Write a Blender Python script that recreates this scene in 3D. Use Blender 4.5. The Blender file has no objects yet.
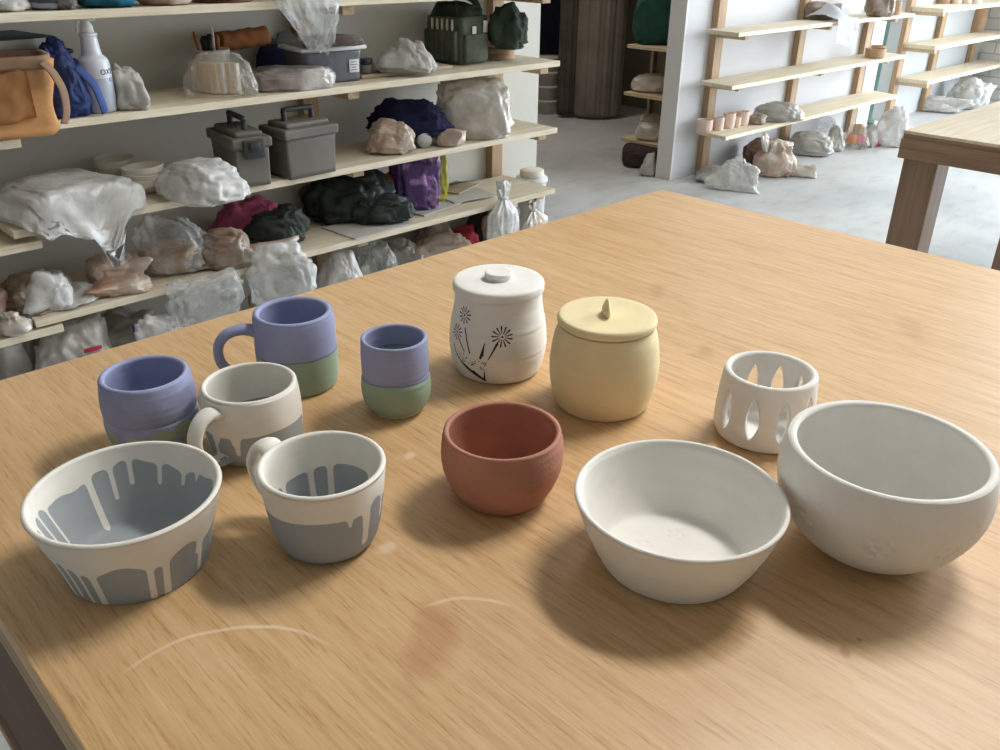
import bpy, bmesh, math, random
from math import sin, cos, pi, radians, sqrt, atan2, exp
from mathutils import Vector, Matrix, noise

S = bpy.context.scene
COL = S.collection

# ------------------------------------------------------------------ camera
FPX = 865.0
PITCH, ROLL, AZ = radians(26.9), radians(0.67), radians(45.75)
CAM = Vector((0, 0, 1.25))
FH = Vector((cos(AZ), sin(AZ), 0))
RT0 = Vector((sin(AZ), -cos(AZ), 0))
UP0 = Vector((0, 0, 1))
FW = FH * cos(PITCH) - UP0 * sin(PITCH)
U1 = FH * sin(PITCH) + UP0 * cos(PITCH)
UPV = U1 * cos(ROLL) - RT0 * sin(ROLL)
RTV = RT0 * cos(ROLL) + U1 * sin(ROLL)
cd = bpy.data.cameras.new('camera')
cam = bpy.data.objects.new('camera', cd)
COL.objects.link(cam)
cd.sensor_width = 36.0
cd.lens = 36.0 * FPX / 1000.0
cd.clip_start = 0.02
M = Matrix((RTV, UPV, -FW)).transposed().to_4x4()
M.translation = CAM
cam.matrix_world = M
S.camera = cam


def ray(x, y):
    return FW * FPX + RTV * (x - 500) - UPV * (y - 375)


def at(x, y, z):
    d = ray(x, y)
    return CAM + d * ((z - CAM.z) / d.z)


def aty(x, y, Y):
    d = ray(x, y)
    return CAM + d * ((Y - CAM.y) / d.y)


def atx(x, y, X):
    d = ray(x, y)
    return CAM + d * ((X - CAM.x) / d.x)


def rest(px, py, z):
    """where a thing whose lower edge shows at (px, py) touches height z, kept behind the front edge of the board it stands on"""
    P = at(px, py, z)
    front = None
    if P.x < 3.2 and any(-0.002 <= z - s < 0.2 for s in (0.319, 0.566, 0.821, 1.076)) and z > 0.3:
        front = 2.39 + 0.004
    elif 4.2 < P.x + 0.4 and P.x < 6.9 and z > 0.26:
        front = 2.62 + 0.004
    if front is not None and P.y < front:
        Q = aty(px, py, front)
        P = Vector((Q.x, front, z))
    return P


def mpp(P):
    return (Vector(P) - CAM).dot(FW) / FPX


# ------------------------------------------------------------------ materials
def new_mat(name):
    m = bpy.data.materials.new(name)
    m.use_nodes = True
    nt = m.node_tree
    for n in list(nt.nodes):
        nt.nodes.remove(n)
    out = nt.nodes.new('ShaderNodeOutputMaterial')
    b = nt.nodes.new('ShaderNodeBsdfPrincipled')
    nt.links.new(b.outputs[0], out.inputs[0])
    return m, nt, b, out


def lin(c):
    r = []
    for v in c[:3]:
        v = v / 255.0
        r.append(v / 12.92 if v <= 0.04045 else ((v + 0.055) / 1.055) ** 2.4)
    return (r[0], r[1], r[2], 1.0)


def N(nt, t, **kw):
    n = nt.nodes.new(t)
    for k, v in kw.items():
        setattr(n, k, v)
    return n


def coords(nt, scale=(1, 1, 1), rot=(0, 0, 0)):
    tc = N(nt, 'ShaderNodeTexCoord')
    mp = N(nt, 'ShaderNodeMapping')
    mp.inputs['Scale'].default_value = scale
    mp.inputs['Rotation'].default_value = rot
    nt.links.new(tc.outputs['Object'], mp.inputs['Vector'])
    return mp.outputs[0]


def noise_node(nt, vec, scale, detail=4, rough=0.55):
    n = N(nt, 'ShaderNodeTexNoise')
    n.inputs['Scale'].default_value = scale
    n.inputs['Detail'].default_value = detail
    n.inputs['Roughness'].default_value = rough
    nt.links.new(vec, n.inputs['Vector'])
    return n.outputs['Fac']


def ramp(nt, fac, stops):
    r = N(nt, 'ShaderNodeValToRGB')
    els = r.color_ramp.elements
    while len(els) < len(stops):
        els.new(0.5)
    for e, (p, c) in zip(els, stops):
        e.position = p
        e.color = c if len(c) == 4 else (*c, 1)
    nt.links.new(fac, r.inputs[0])
    return r.outputs[0]


def mixc(nt, fac, a, b, mode='MIX'):
    m = N(nt, 'ShaderNodeMix', data_type='RGBA', blend_type=mode)
    for i, v in ((0, fac), (6, a), (7, b)):
        if isinstance(v, bpy.types.NodeSocket):
            nt.links.new(v, m.inputs[i])
        elif i == 0:
            m.inputs[0].default_value = v
        else:
            m.inputs[i].default_value = v
    return m.outputs[2]


def math_node(nt, op, a, b=None, c=None):
    m = N(nt, 'ShaderNodeMath', operation=op)
    for i, v in enumerate((a, b, c)):
        if v is None:
            continue
        if isinstance(v, bpy.types.NodeSocket):
            nt.links.new(v, m.inputs[i])
        else:
            m.inputs[i].default_value = v
    return m.outputs[0]


def bump(nt, b, height, strength=0.3, dist=0.002):
    n = N(nt, 'ShaderNodeBump')
    n.inputs['Strength'].default_value = strength
    n.inputs['Distance'].default_value = dist
    nt.links.new(height, n.inputs['Height'])
    nt.links.new(n.outputs[0], b.inputs['Normal'])


def plain(name, c, rough=0.6, var=0.08, scale=14, bmp=0.0, bscale=120, spec=0.4, metal=0.0, stretch=(1, 1, 1)):
    m, nt, b, out = new_mat(name)
    v = coords(nt, stretch)
    f = noise_node(nt, v, scale)
    c0 = lin(c)
    lo = tuple(max(0, x * (1 - var * 1.6)) for x in c0[:3]) + (1,)
    hi = tuple(min(1, x * (1 + var)) for x in c0[:3]) + (1,)
    nt.links.new(ramp(nt, f, [(0.3, lo), (0.7, hi)]), b.inputs['Base Color'])
    b.inputs['Roughness'].default_value = rough
    b.inputs['Specular IOR Level'].default_value = spec
    b.inputs['Metallic'].default_value = metal
    if bmp:
        bump(nt, b, noise_node(nt, v, bscale, 3), bmp, 0.002)
    return m


def wood(name, c, axis='x', rough=0.6, contrast=0.25, dens=1.0):
    m, nt, b, out = new_mat(name)
    st = {'x': (1.2, 22, 22), 'y': (22, 1.2, 22), 'z': (22, 22, 1.2)}[axis]
    v = coords(nt, tuple(s * dens for s in st))
    f = noise_node(nt, v, 2.0, 6, 0.6)
    v2 = coords(nt, tuple(s * dens * 3.5 for s in st))
    f2 = noise_node(nt, v2, 2.0, 3, 0.6)
    c0 = lin(c)
    lo = tuple(x * (1 - contrast) * (1, .92, .82)[i] for i, x in enumerate(c0[:3])) + (1,)
    hi = tuple(min(1, x * (1 + contrast * .5)) for x in c0[:3]) + (1,)
    a = ramp(nt, f, [(0.3, lo), (0.65, hi)])
    g = ramp(nt, f2, [(0.35, (0.8, 0.76, 0.7)), (0.55, (1, 1, 1))])
    nt.links.new(mixc(nt, 0.6, a, g, 'MULTIPLY'), b.inputs['Base Color'])
    b.inputs['Roughness'].default_value = rough
    bump(nt, b, f2, 0.1, 0.001)
    return m


def plastic(name, c, amin=0.5, amax=0.95, rough=0.28, content=None, scale=9):
    """thin crumpled polythene: partly see-through, with the milky folds denser"""
    m, nt, b, out = new_mat(name)
    v = coords(nt)
    f = noise_node(nt, v, scale, 5, 0.6)
    c0 = lin(c)
    if content:
        col = ramp(nt, noise_node(nt, v, scale * 1.3, 3), [(0.36, lin(content)), (0.62, c0)])
        nt.links.new(col, b.inputs['Base Color'])
    else:
        b.inputs['Base Color'].default_value = c0
    b.inputs['Roughness'].default_value = rough
    b.inputs['Specular IOR Level'].default_value = 0.6
    a = N(nt, 'ShaderNodeMapRange')
    a.inputs['From Min'].default_value = 0.35
    a.inputs['From Max'].default_value = 0.62
    a.inputs['To Min'].default_value = amin
    a.inputs['To Max'].default_value = amax
    nt.links.new(f, a.inputs['Value'])
    nt.links.new(a.outputs[0], b.inputs['Alpha'])
    w = noise_node(nt, coords(nt, (1, 1, 1)), 17, 3, 0.5)
    r = math_node(nt, 'ABSOLUTE', math_node(nt, 'SUBTRACT', w, 0.5))
    bump(nt, b, r, 0.5, 0.012)
    return m


def glazed(name, ca, cb, soft=0.0005, rough_a=0.75, rough_b=0.8, speck=None, attr='glaze', edge=None, var=0.05):
    """two slips on one pot: where the attribute is below zero the pot shows ca, above it cb"""
    m, nt, b, out = new_mat(name)
    at_ = N(nt, 'ShaderNodeAttribute', attribute_name=attr)
    mr = N(nt, 'ShaderNodeMapRange', interpolation_type='SMOOTHSTEP')
    mr.inputs['From Min'].default_value = -soft
    mr.inputs['From Max'].default_value = soft
    nt.links.new(at_.outputs['Fac'], mr.inputs['Value'])
    v = coords(nt)
    f = noise_node(nt, v, 30, 4)

    def tone(c):
        c0 = lin(c)
        return ramp(nt, f, [(0.3, tuple(x * (1 - var) for x in c0[:3]) + (1,)), (0.7, tuple(min(1, x * (1 + var)) for x in c0[:3]) + (1,))])
    col = mixc(nt, mr.outputs[0], tone(ca), tone(cb))
    if edge:
        e = math_node(nt, 'ABSOLUTE', at_.outputs['Fac'])
        er = N(nt, 'ShaderNodeMapRange')
        er.inputs['From Min'].default_value = 0.0006
        er.inputs['From Max'].default_value = 0.0014
        er.inputs['To Min'].default_value = 0.8
        er.inputs['To Max'].default_value = 0.0
        nt.links.new(e, er.inputs['Value'])
        col = mixc(nt, er.outputs[0], col, lin(edge))
    nt.links.new(col, b.inputs['Base Color'])
    b.inputs['Roughness'].default_value = rough_a
    b.inputs['Specular IOR Level'].default_value = 0.25
    rg = noise_node(nt, coords(nt, (4, 4, 260)), 1.0, 2)
    inv = math_node(nt, 'SUBTRACT', 1.0, mr.outputs[0])
    h = math_node(nt, 'ADD', math_node(nt, 'MULTIPLY', rg, 0.25), inv)
    bump(nt, b, h, 0.35, 0.0008)
    return m


# ------------------------------------------------------------------ object helpers
def tag(o, label=None, cat=None, group=None, kind=None):
    if label:
        o['label'] = label
    if cat:
        o['category'] = cat
    if group:
        o['group'] = group
    if kind:
        o['kind'] = kind
    return o


def obj(name, bm, mat=None, parent=None, smooth=True, loc=None, rotz=0.0):
    me = bpy.data.meshes.new(name)
    bm.normal_update()
    bm.to_mesh(me)
    bm.free()
    for p in me.polygons:
        p.use_smooth = smooth
    if mat:
        for mm in (mat if isinstance(mat, (list, tuple)) else [mat]):
            me.materials.append(mm)
    o = bpy.data.objects.new(name, me)
    COL.objects.link(o)
    if parent:
        o.parent = parent
    if loc is not None:
        o.location = loc
    o.rotation_euler = (0, 0, rotz)
    return o


def empty(name, loc, rotz=0.0):
    o = bpy.data.objects.new(name, None)
    COL.objects.link(o)
    o.location = loc
    o.rotation_euler = (0, 0, rotz)
    o.empty_display_size = 0.05
    return o


def box_bm(bm, c, s, bev=0.0, rot=None, seg=2):
    t = bmesh.new()
    bmesh.ops.create_cube(t, size=1.0)
    for v in t.verts:
        v.co = Vector((v.co.x * s[0], v.co.y * s[1], v.co.z * s[2]))
    if bev:
        bmesh.ops.bevel(t, geom=t.edges[:], offset=bev, segments=seg, affect='EDGES', profile=0.5)
    mt = Matrix.Translation(Vector(c))
    if rot is not None:
        mt = mt @ rot
    bmesh.ops.transform(t, matrix=mt, verts=t.verts)
    add_bm(bm, t)
    return bm


def add_bm(bm, t):
    me = bpy.data.meshes.new('tmp')
    t.to_mesh(me)
    t.free()
    bm.from_mesh(me)
    bpy.data.meshes.remove(me)


def box(c, s, bev=0.0, rot=None):
    return box_bm(bmesh.new(), c, s, bev, rot)


def spline(pts, n):
    """Catmull-Rom through points of any dimension, n samples per span"""
    P = [Vector(p) for p in pts]
    out = []
    for i in range(len(P) - 1):
        p0 = P[i - 1] if i else P[i] * 2 - P[i + 1]
        p1, p2 = P[i], P[i + 1]
        p3 = P[i + 2] if i + 2 < len(P) else P[i + 1] * 2 - P[i]
        for k in range(n):
            t = k / n
            out.append(0.5 * ((2 * p1) + (p2 - p0) * t + (2 * p0 - 5 * p1 + 4 * p2 - p3) * t * t + (3 * p1 - p0 - 3 * p2 + p3) * t ** 3))
    out.append(P[-1])
    return out


def lathe_bm(prof, seg=96, deform=None, attr=None, bm=None):
    """prof: list of (r, z, ...); r==0 ends close with a fan. attr: fn(phi,r,z,idx)->float stored as 'glaze' layer"""
    bm = bm or bmesh.new()
    lay = bm.verts.layers.float.new('glaze') if attr else None
    rings = []
    for i, p in enumerate(prof):
        r, z = p[0], p[1]
        if r < 1e-6:
            v = bm.verts.new((0, 0, z))
            if attr:
                v[lay] = attr(0.0, 0.0, z, i)
            rings.append([v])
            continue
        ring = []
        for k in range(seg):
            a = 2 * pi * k / seg
            rr, zz = (r, z) if deform is None else deform(a, r, z, i)
            v = bm.verts.new((rr * cos(a), rr * sin(a), zz))
            if attr:
                v[lay] = attr(a, r, z, i)
            ring.append(v)
        rings.append(ring)
    for a, b in zip(rings, rings[1:]):
        if len(a) == 1 and len(b) == 1:
            continue
        for k in range(seg):
            j = (k + 1) % seg
            if len(a) == 1:
                bm.faces.new((a[0], b[j], b[k]))
            elif len(b) == 1:
                bm.faces.new((a[k], a[j], b[0]))
            else:
                bm.faces.new((a[k], a[j], b[j], b[k]))
    bmesh.ops.recalc_face_normals(bm, faces=bm.faces[:])
    return bm


def tube_bm(path, rad, seg=10, bm=None, flat=None, side=None, caps=True):
    """sweep an ellipse along a path. rad: number or list; flat: (wide, thin) half-widths with `side` the wide direction"""
    bm = bm or bmesh.new()
    P = [Vector(p) for p in path]
    n = len(P)
    rings = []
    prev = None
    for i in range(n):
        t = (P[min(i + 1, n - 1)] - P[max(i - 1, 0)]).normalized()
        if side is not None:
            s = Vector(side)
            s = (s - t * s.dot(t)).normalized()
        elif prev is None:
            s = t.orthogonal().normalized()
        else:
            s = (prev - t * prev.dot(t)).normalized()
        prev = s
        u = t.cross(s)
        r = rad[i] if isinstance(rad, (list, tuple)) else rad
        a_, b_ = (r, r) if flat is None else (flat[0] * r, flat[1] * r)
        rings.append([bm.verts.new(P[i] + s * (a_ * cos(2 * pi * k / seg)) + u * (b_ * sin(2 * pi * k / seg))) for k in range(seg)])
    for a, b in zip(rings, rings[1:]):
        for k in range(seg):
            j = (k + 1) % seg
            bm.faces.new((a[k], a[j], b[j], b[k]))
    if caps:
        bm.faces.new(rings[0][::-1])
        bm.faces.new(rings[-1])
    bmesh.ops.recalc_face_normals(bm, faces=bm.faces[:])
    return bm


def pot_profile(outer, t, floor, nspan=10, inner=None, rim=7):
    """closed vessel profile: outer points from foot to rim; returns profile and the index where the inside starts"""
    o = spline([(p[0], p[1], 0) for p in outer], nspan)
    pr = [(0.0, o[0].y + 0.001), (o[0].x * 0.6, o[0].y + 0.0008), (o[0].x - 0.0012, o[0].y)]
    pr += [(p.x, p.y) for p in o[1:-1]]
    R, H = o[-1].x, o[-1].y
    # rim: half circle of radius t/2
    c = R - t / 2
    for k in range(rim + 1):
        a = pi * k / rim
        pr.append((c + t / 2 * cos(a), H - t / 2 + t / 2 * sin(a)))
    i0 = len(pr)
    if inner is None:
        inn = []
        for p in reversed(o[1:-1]):
            if p.y < H - t and p.y > floor + 0.012:
                inn.append((p.x - t, p.y))
        if not inn:
            inn = [(R - t, H * 0.6)]
        rb = inn[-1][0]
        inn2 = spline([(rb, inn[-1][1], 0), (rb - 0.0045, floor + 0.004, 0), (rb - 0.014, floor + 0.0002, 0)], 5)
        inn += [(p.x, p.y) for p in inn2[1:]]
    else:
        inn = [(p.x, p.y) for p in spline([(q[0], q[1], 0) for q in inner], 6)]
    pr += inn
    pr.append((inn[-1][0] * 0.5, floor))
    pr.append((0.0, floor))
    return pr, i0
# ------------------------------------------------------------------ the pots on the table
TT = 0.81          # table top height


def face_angle(x, y):
    return atan2(-y, -x)


def wrap(a):
    return (a + pi) % (2 * pi) - pi


def smin(a, b, k):
    h = max(k - abs(a - b), 0.0) / k
    return min(a, b) - h * h * k * 0.25


def drip_field(aF, i0, zo, dout, zi, din):
    """signed distance to the poured slip: above the wavy line or inside a drip is negative"""
    def fn(a, r, z, i):
        inside = i >= i0
        ph = wrap(a - aF)
        if inside:
            ph = wrap(ph - pi)
            ph = -ph          # seen from the front, the far wall: positive is still to the right
        zz = zi if inside else zo
        z0 = zz(ph) if callable(zz) else zz
        d = z0 - z
        for (p0, w, z1) in (din if inside else dout):
            s = wrap(ph - radians(p0)) * r
            if abs(s) > 0.02:
                continue
            zc = min(max(z, z1), z0 + 0.003)
            q = sqrt(s * s + (z - zc) ** 2) - w
            d = smin(d, q, 0.005)
        return d
    return fn


def rings(amp, freqs):
    def fn(a, r, z, i):
        w = sum(sin(z * f + k) for k, f in enumerate(freqs)) / len(freqs)
        return r + amp * w + amp * 0.7 * noise.noise(Vector((cos(a) * 1.2, sin(a) * 1.2, z * 30))), z
    return fn


def handle(name, mat, parent, aF, phi, pts, wide, thin, attr_val=-1.0, seg=14, taper=None):
    """strap handle: pts are (r, z) in the vertical plane through the pot's axis, at angle phi from the camera side"""
    a = aF + radians(phi)
    d = Vector((cos(a), sin(a), 0))
    sd = Vector((-sin(a), cos(a), 0))
    path = [d * p.x + Vector((0, 0, p.y)) for p in spline([(q[0], q[1], 0) for q in pts], 8)]
    n = len(path)
    rad = [1.0 + 0.3 * (abs(2 * i / (n - 1) - 1) ** 3) for i in range(n)]
    bm = tube_bm(path, rad, seg, flat=(wide, thin), side=sd)
    lay = bm.verts.layers.float.new('glaze')
    for v in bm.verts:
        v[lay] = attr_val if not callable(attr_val) else attr_val(v.co)
    return obj(name, bm, mat, parent)


WHITE_SLIP, GREY_CLAY = (228, 223, 213), (158, 163, 166)
LILAC, SAGE = (153, 158, 190), (150, 170, 148)
M_drip = glazed('white_slip_over_grey_clay', WHITE_SLIP, GREY_CLAY, soft=0.0004)
M_lilac = glazed('lilac_over_sage_underglaze', LILAC, SAGE, soft=0.0006, edge=(118, 124, 150))
M_lilac_brush = glazed('lilac_with_brushed_sage', LILAC, (158, 172, 148), soft=0.0012, var=0.14)


def pot(name, label, cat, x, y, prof, mat, seg=128, deform=None, attr=None, group='unfired and bisque pots on the table'):
    o = obj(name, lathe_bm(prof, seg, deform, attr), mat, loc=(x, y, TT + 0.0004))
    tag(o, label, cat, group)
    return o


# grey bowl with white drips, front left
x, y = 0.1748, 0.5825
aF = face_angle(x, y)
pr, i0 = pot_profile([(0.0512, 0), (0.0532, 0.0025), (0.0588, 0.026), (0.0647, 0.046), (0.0705, 0.0668)], 0.0048, 0.006, 12,
                     inner=[(0.0654, 0.062), (0.0602, 0.045), (0.0535, 0.026), (0.0475, 0.012), (0.043, 0.0075), (0.036, 0.0062)])
din = [(-24, 0.0026, 0.010), (-7, 0.0018, 0.027), (7, 0.0019, 0.036), (29, 0.0018, 0.034), (50, 0.0018, 0.036), (64, 0.0012, 0.043),
       (-66, 0.0012, 0.018), (-78, 0.0014, 0.012), (-90, 0.002, 0.012), (-104, 0.0016, 0.02), (95, 0.002, 0.03), (118, 0.0018, 0.02), (140, 0.002, 0.026), (165, 0.0018, 0.02), (-130, 0.0018, 0.02), (-150, 0.0018, 0.028)]
dout = [(-62, 0.0022, 0.0), (-52, 0.0014, 0.006), (-43, 0.0013, -0.002), (-33, 0.0026, -0.004), (4.5, 0.0023, -0.004), (15.5, 0.0026, -0.003), (46.5, 0.0022, 0.006), (42, 0.001, 0.024),
        (73, 0.0016, 0.002), (95, 0.002, 0.01), (120, 0.002, 0.0), (150, 0.002, 0.02), (180, 0.002, 0.0), (-90, 0.002, 0.008), (-115, 0.002, 0.01), (-145, 0.002, 0.02)]
M_ = drip_field(aF, i0, lambda p: 0.0365 + 0.0042 * cos(8.27 * (p + 0.22)), dout, lambda p: 0.0500 + 0.004 * sin(p * 4 + 1.2) + 0.0012 * sin(p * 13), din)
pot('drip_bowl', 'grey conical bowl with white dripped slip, nearest the table edge', 'bowl', x, y, pr, M_drip, 420, rings(0.00012, (900, 1500)), M_)

# grey and white mug in front
x, y = 0.2991, 0.5056
aF = face_angle(x, y)
pr, i0 = pot_profile([(0.0330, 0), (0.0380, 0.003), (0.0418, 0.013), (0.0448, 0.028), (0.0474, 0.048), (0.0499, 0.072)], 0.005, 0.007, 12)
din = [(-52, 0.002, 0.0), (-14, 0.0024, 0.008), (9, 0.0026, 0.006), (66, 0.003, 0.02), (-80, 0.003, 0.01), (100, 0.003, 0.02), (140, 0.002, 0.03), (-130, 0.002, 0.02)]
dout = [(21, 0.0016, 0.0395), (41, 0.0014, 0.017), (40, 0.002, 0.036), (38.5, 0.0019, 0.0145), (66, 0.0022, 0.03), (90, 0.002, 0.02), (150, 0.002, 0.03), (-100, 0.002, 0.03)]
M_ = drip_field(aF, i0, lambda p: 0.0455 + 0.0012 * sin(p * 3 + 2) + (0.008 * exp(-((p - 0.93) / 0.22) ** 2)), dout,
                lambda p: 0.041 + 0.003 * sin(p * 2.1 + 0.3), din)
o = pot('drip_mug', 'squat grey mug with white dripped rim, front of the mugs', 'mug', x, y, pr, M_drip, 420, rings(0.0001, (900, 1500)), M_)
handle('handle', M_drip, o, aF, -134, [(0.0492, 0.0615), (0.057, 0.069), (0.068, 0.064), (0.074, 0.048), (0.067, 0.030), (0.052, 0.020), (0.0435, 0.018)], 0.0098, 0.0042)

# taller grey and white mug behind
x, y = 0.3289, 0.6707
aF = face_angle(x, y)
pr, i0 = pot_profile([(0.0368, 0), (0.0398, 0.003), (0.0434, 0.014), (0.0453, 0.030), (0.0452, 0.048), (0.0432, 0.0697)], 0.0048, 0.006, 12)
dout = [(-23, 0.0022, 0.018), (-24, 0.003, 0.03), (-52, 0.0018, 0.008), (-49, 0.003, 0.03), (-75, 0.002, 0.01), (80, 0.002, 0.02), (130, 0.002, 0.02), (-140, 0.002, 0.015), (180, 0.002, 0.01)]
M_ = drip_field(aF, i0, lambda p: 0.0350 + 0.0015 * sin(p * 2 + 0.5), dout, lambda p: 0.030 + 0.002 * sin(p * 3), [(-60, 0.002, 0.01), (80, 0.002, 0.01)])
o = pot('drip_mug', 'white and grey mug with strap handle, between the drip bowl and the blue mugs', 'mug', x, y, pr, M_drip, 420, rings(0.0001, (900, 1500)), M_)
handle('handle', M_drip, o, aF, -47, [(0.0425, 0.0555), (0.052, 0.060), (0.064, 0.055), (0.071, 0.042), (0.069, 0.027), (0.060, 0.014), (0.049, 0.0095), (0.041, 0.010)], 0.0082, 0.0046,
       lambda c: 0.002 if c.z < 0.014 else -0.002)

# lilac and green mug, far left back
x, y = 0.4316, 0.7581
aF = face_angle(x, y)
pr, i0 = pot_profile([(0.0380, 0), (0.0404, 0.0025), (0.0423, 0.013), (0.0431, 0.03), (0.0430, 0.055), (0.0425, 0.075), (0.0410, 0.0855)], 0.0062, 0.006, 12)


def two_tone(i0, z0, zi=None, amp=0.0006):
    def fn(a, r, z, i):
        zz = z0 if i < i0 or zi is None else zi
        if i >= i0 and zi is None:
            return -0.01
        return zz + amp * sin(a * 3 + 1) + amp * 0.6 * sin(a * 8) - z
    return fn


o = pot('two_tone_mug', 'lilac mug with green lower half and round handle, farthest back of the mugs', 'mug', x, y, pr, M_lilac, 220, rings(0.0001, (900, 1500)), two_tone(i0, 0.0425, None, 0.0003))
handle('handle', M_lilac, o, aF, -86, [(0.0400, 0.0665), (0.054, 0.0700), (0.070, 0.066), (0.0795, 0.053), (0.0785, 0.034), (0.067, 0.020), (0.051, 0.0145), (0.0405, 0.0145)], 0.0075, 0.0052,
       lambda c: 0.002 if c.z < 0.012 else -0.002)

# small lilac and green cup
x, y = 0.4745, 0.6400
aF = face_angle(x, y)
pr, i0 = pot_profile([(0.0248, 0), (0.0262, 0.0018), (0.0300, 0.006), (0.0340, 0.014), (0.0358, 0.026), (0.0352, 0.036), (0.0338, 0.0402), (0.0334, 0.043), (0.0341, 0.0455),
                      (0.0343, 0.058), (0.0339, 0.072), (0.0333, 0.0812)], 0.0042, 0.006, 10)
o = pot('two_tone_cup', 'small lilac and green cup without handle, beside the carved white jar', 'cup', x, y, pr, M_lilac, 220, rings(0.00012, (1100, 700)),
        lambda a, r, z, i, i0=i0: (0.0402 if i < i0 else 0.057) + 0.0008 * sin(a * 2) - z)

obj('foot_ring', lathe_bm([(0.0225, 0.0), (0.0252, 0.0), (0.0266, 0.0016), (0.0272, 0.0026), (0.0225, 0.0026)], 64), plain('pale_foot_clay', (222, 210, 188), 0.8, 0.04), o)

# squat lilac cup with brushed green marks, far left
_c = at(143.9, 372.8, TT + 0.0745)
x, y = _c.x, _c.y
aF = face_angle(x, y)
pr, i0 = pot_profile([(0.033, 0), (0.0365, 0.003), (0.0405, 0.014), (0.0425, 0.024), (0.0427, 0.0335), (0.0412, 0.0365), (0.0424, 0.0395), (0.0428, 0.050), (0.0415, 0.064), (0.0399, 0.0745)], 0.0055, 0.006, 10)


def brushed(aF, i0):
    def fn(a, r, z, i):
        if i >= i0:
            return -0.01
        ph = wrap(a - aF)
        stripe = sin(ph * 11 + 0.8) * 0.006 + 0.008 * noise.noise(Vector((ph * 5, z * 60, 1)))
        band = 0.031 - z + 0.004 * sin(ph * 3)
        return min(band, stripe + 0.0025)
    return fn


pot('brushed_cup', 'lilac cup with brushed green bands, at the far left behind the drip bowl', 'cup', x, y, pr, M_lilac_brush, 260, rings(0.00012, (1100, 700)), brushed(aF, i0))

# ------ carved white jar with lid
x, y = 0.618, 0.6384
aF = face_angle(x, y)
JAR = [(0.0440, 0), (0.0474, 0.0025), (0.0520, 0.015), (0.0545, 0.032), (0.0536, 0.052), (0.0508, 0.068), (0.0488, 0.080), (0.0480, 0.089), (0.0470, 0.0950)]
pr, i0 = pot_profile(JAR, 0.005, 0.006, 18)


def carved(aF, i0):
    segs = []

    def line(p, z, p2, z2, w0, w1=None):
        segs.append((radians(p) * 0.052, z, radians(p2) * 0.052, z2, w0, w0 if w1 is None else w1))

    def flower(p, z, n, r0, r1, w, skip=()):
        for k in range(n):
            if k in skip:
                continue
            a = 2 * pi * k / n + 0.2
            s = radians(p) * 0.052
            segs.append((s + r0 * cos(a), z + r0 * sin(a), s + r1 * cos(a), z + r1 * sin(a), w * 0.45, w * 1.0))
        segs.append((radians(p) * 0.052, z, radians(p) * 0.052 + 0.0002, z, 0.0012, 0.0012))
    flower(-47, 0.0775, 11, 0.0030, 0.0088, 0.00085)
    flower(-57, 0.0560, 11, 0.0028, 0.0085, 0.00080)
    flower(5, 0.0605, 13, 0.0034, 0.0108, 0.00090)
    line(-1, 0.0525, -11, 0.034, 0.0012, 0.0005)
    line(-15.5, 0.0515, -20, 0.035, 0.0006, 0.0014)
    line(-15.5, 0.053, -17.5, 0.038, 0.0003, 0.0010)
    line(-43, 0.064, -34, 0.038, 0.0008)
    line(-52, 0.050, -42, 0.038, 0.0007)
    line(-57, 0.030, -17, 0.0065, 0.0005, 0.0016)
    line(-50, 0.023, -17, 0.0065, 0.0005, 0.0016)
    line(-30, 0.016, -16, 0.006, 0.0012, 0.0012)
    line(-15.5, 0.019, -16.5, 0.007, 0.0004, 0.0012)
    line(-62, 0.040, -52, 0.026, 0.0006)
    rnd = random.Random(4)
    for k in range(26):
        p = -52 + 40 * rnd.random()
        z = 0.019 + 0.011 * rnd.random() + (-(p + 17)) * 0.00018
        line(p, z, p + 1.5, z + 0.0018, 0.0004)
    out = []
    for s in segs:
        out.append((*s, min(s[0], s[2]) - 0.004, max(s[0], s[2]) + 0.004, min(s[1], s[3]) - 0.004, max(s[1], s[3]) + 0.004))

    def fn(a, r, z, i):
        if i >= i0:
            return 0.004
        s = wrap(a - aF) * 0.052
        if s < -0.07 or s > 0.03:
            return 0.004
        d = 0.004
        for x0, z0, x1, z1, w0, w1, a0, a1, b0, b1 in out:
            if s < a0 or s > a1 or z < b0 or z > b1:
                continue
            dx, dz = x1 - x0, z1 - z0
            t = max(0.0, min(1.0, ((s - x0) * dx + (z - z0) * dz) / (dx * dx + dz * dz + 1e-12)))
            q = sqrt((s - x0 - dx * t) ** 2 + (z - z0 - dz * t) ** 2) - (w0 + (w1 - w0) * t)
            d = min(d, q)
        return d
    return fn


M_carved = glazed('white_bisque_with_dark_carving', (40, 40, 38), (228, 225, 219), soft=0.0003)
M_bisque = plain('white_bisque', (230, 227, 221), 0.75, 0.03, 40, 0.12, 500, 0.25)
dense = []
for p, q in zip(pr, pr[1:]):
    dense.append(p)
    if dense and len(dense) > 3 and len(dense) < 400 and abs(q[1] - p[1]) > 0.0006 and q[1] > p[1]:
        dense.append(((p[0] + q[0]) / 2, (p[1] + q[1]) / 2))
dense.append(pr[-1])
i0d = max(k for k, p in enumerate(dense) if abs(p[1] - max(q[1] for q in dense)) < 1e-6)


def jar_rings(a, r, z, i):
    g = 0.0
    for zc, wd, am in ((0.030, 0.0016, -0.0006), (0.034, 0.002, 0.0005), (0.058, 0.002, -0.0005), (0.062, 0.003, 0.0005), (0.081, 0.003, -0.0005)):
        g += 0.6 * am * exp(-((z - zc) / wd) ** 2)
    return r + (g if r > 0.046 else 0), z


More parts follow.
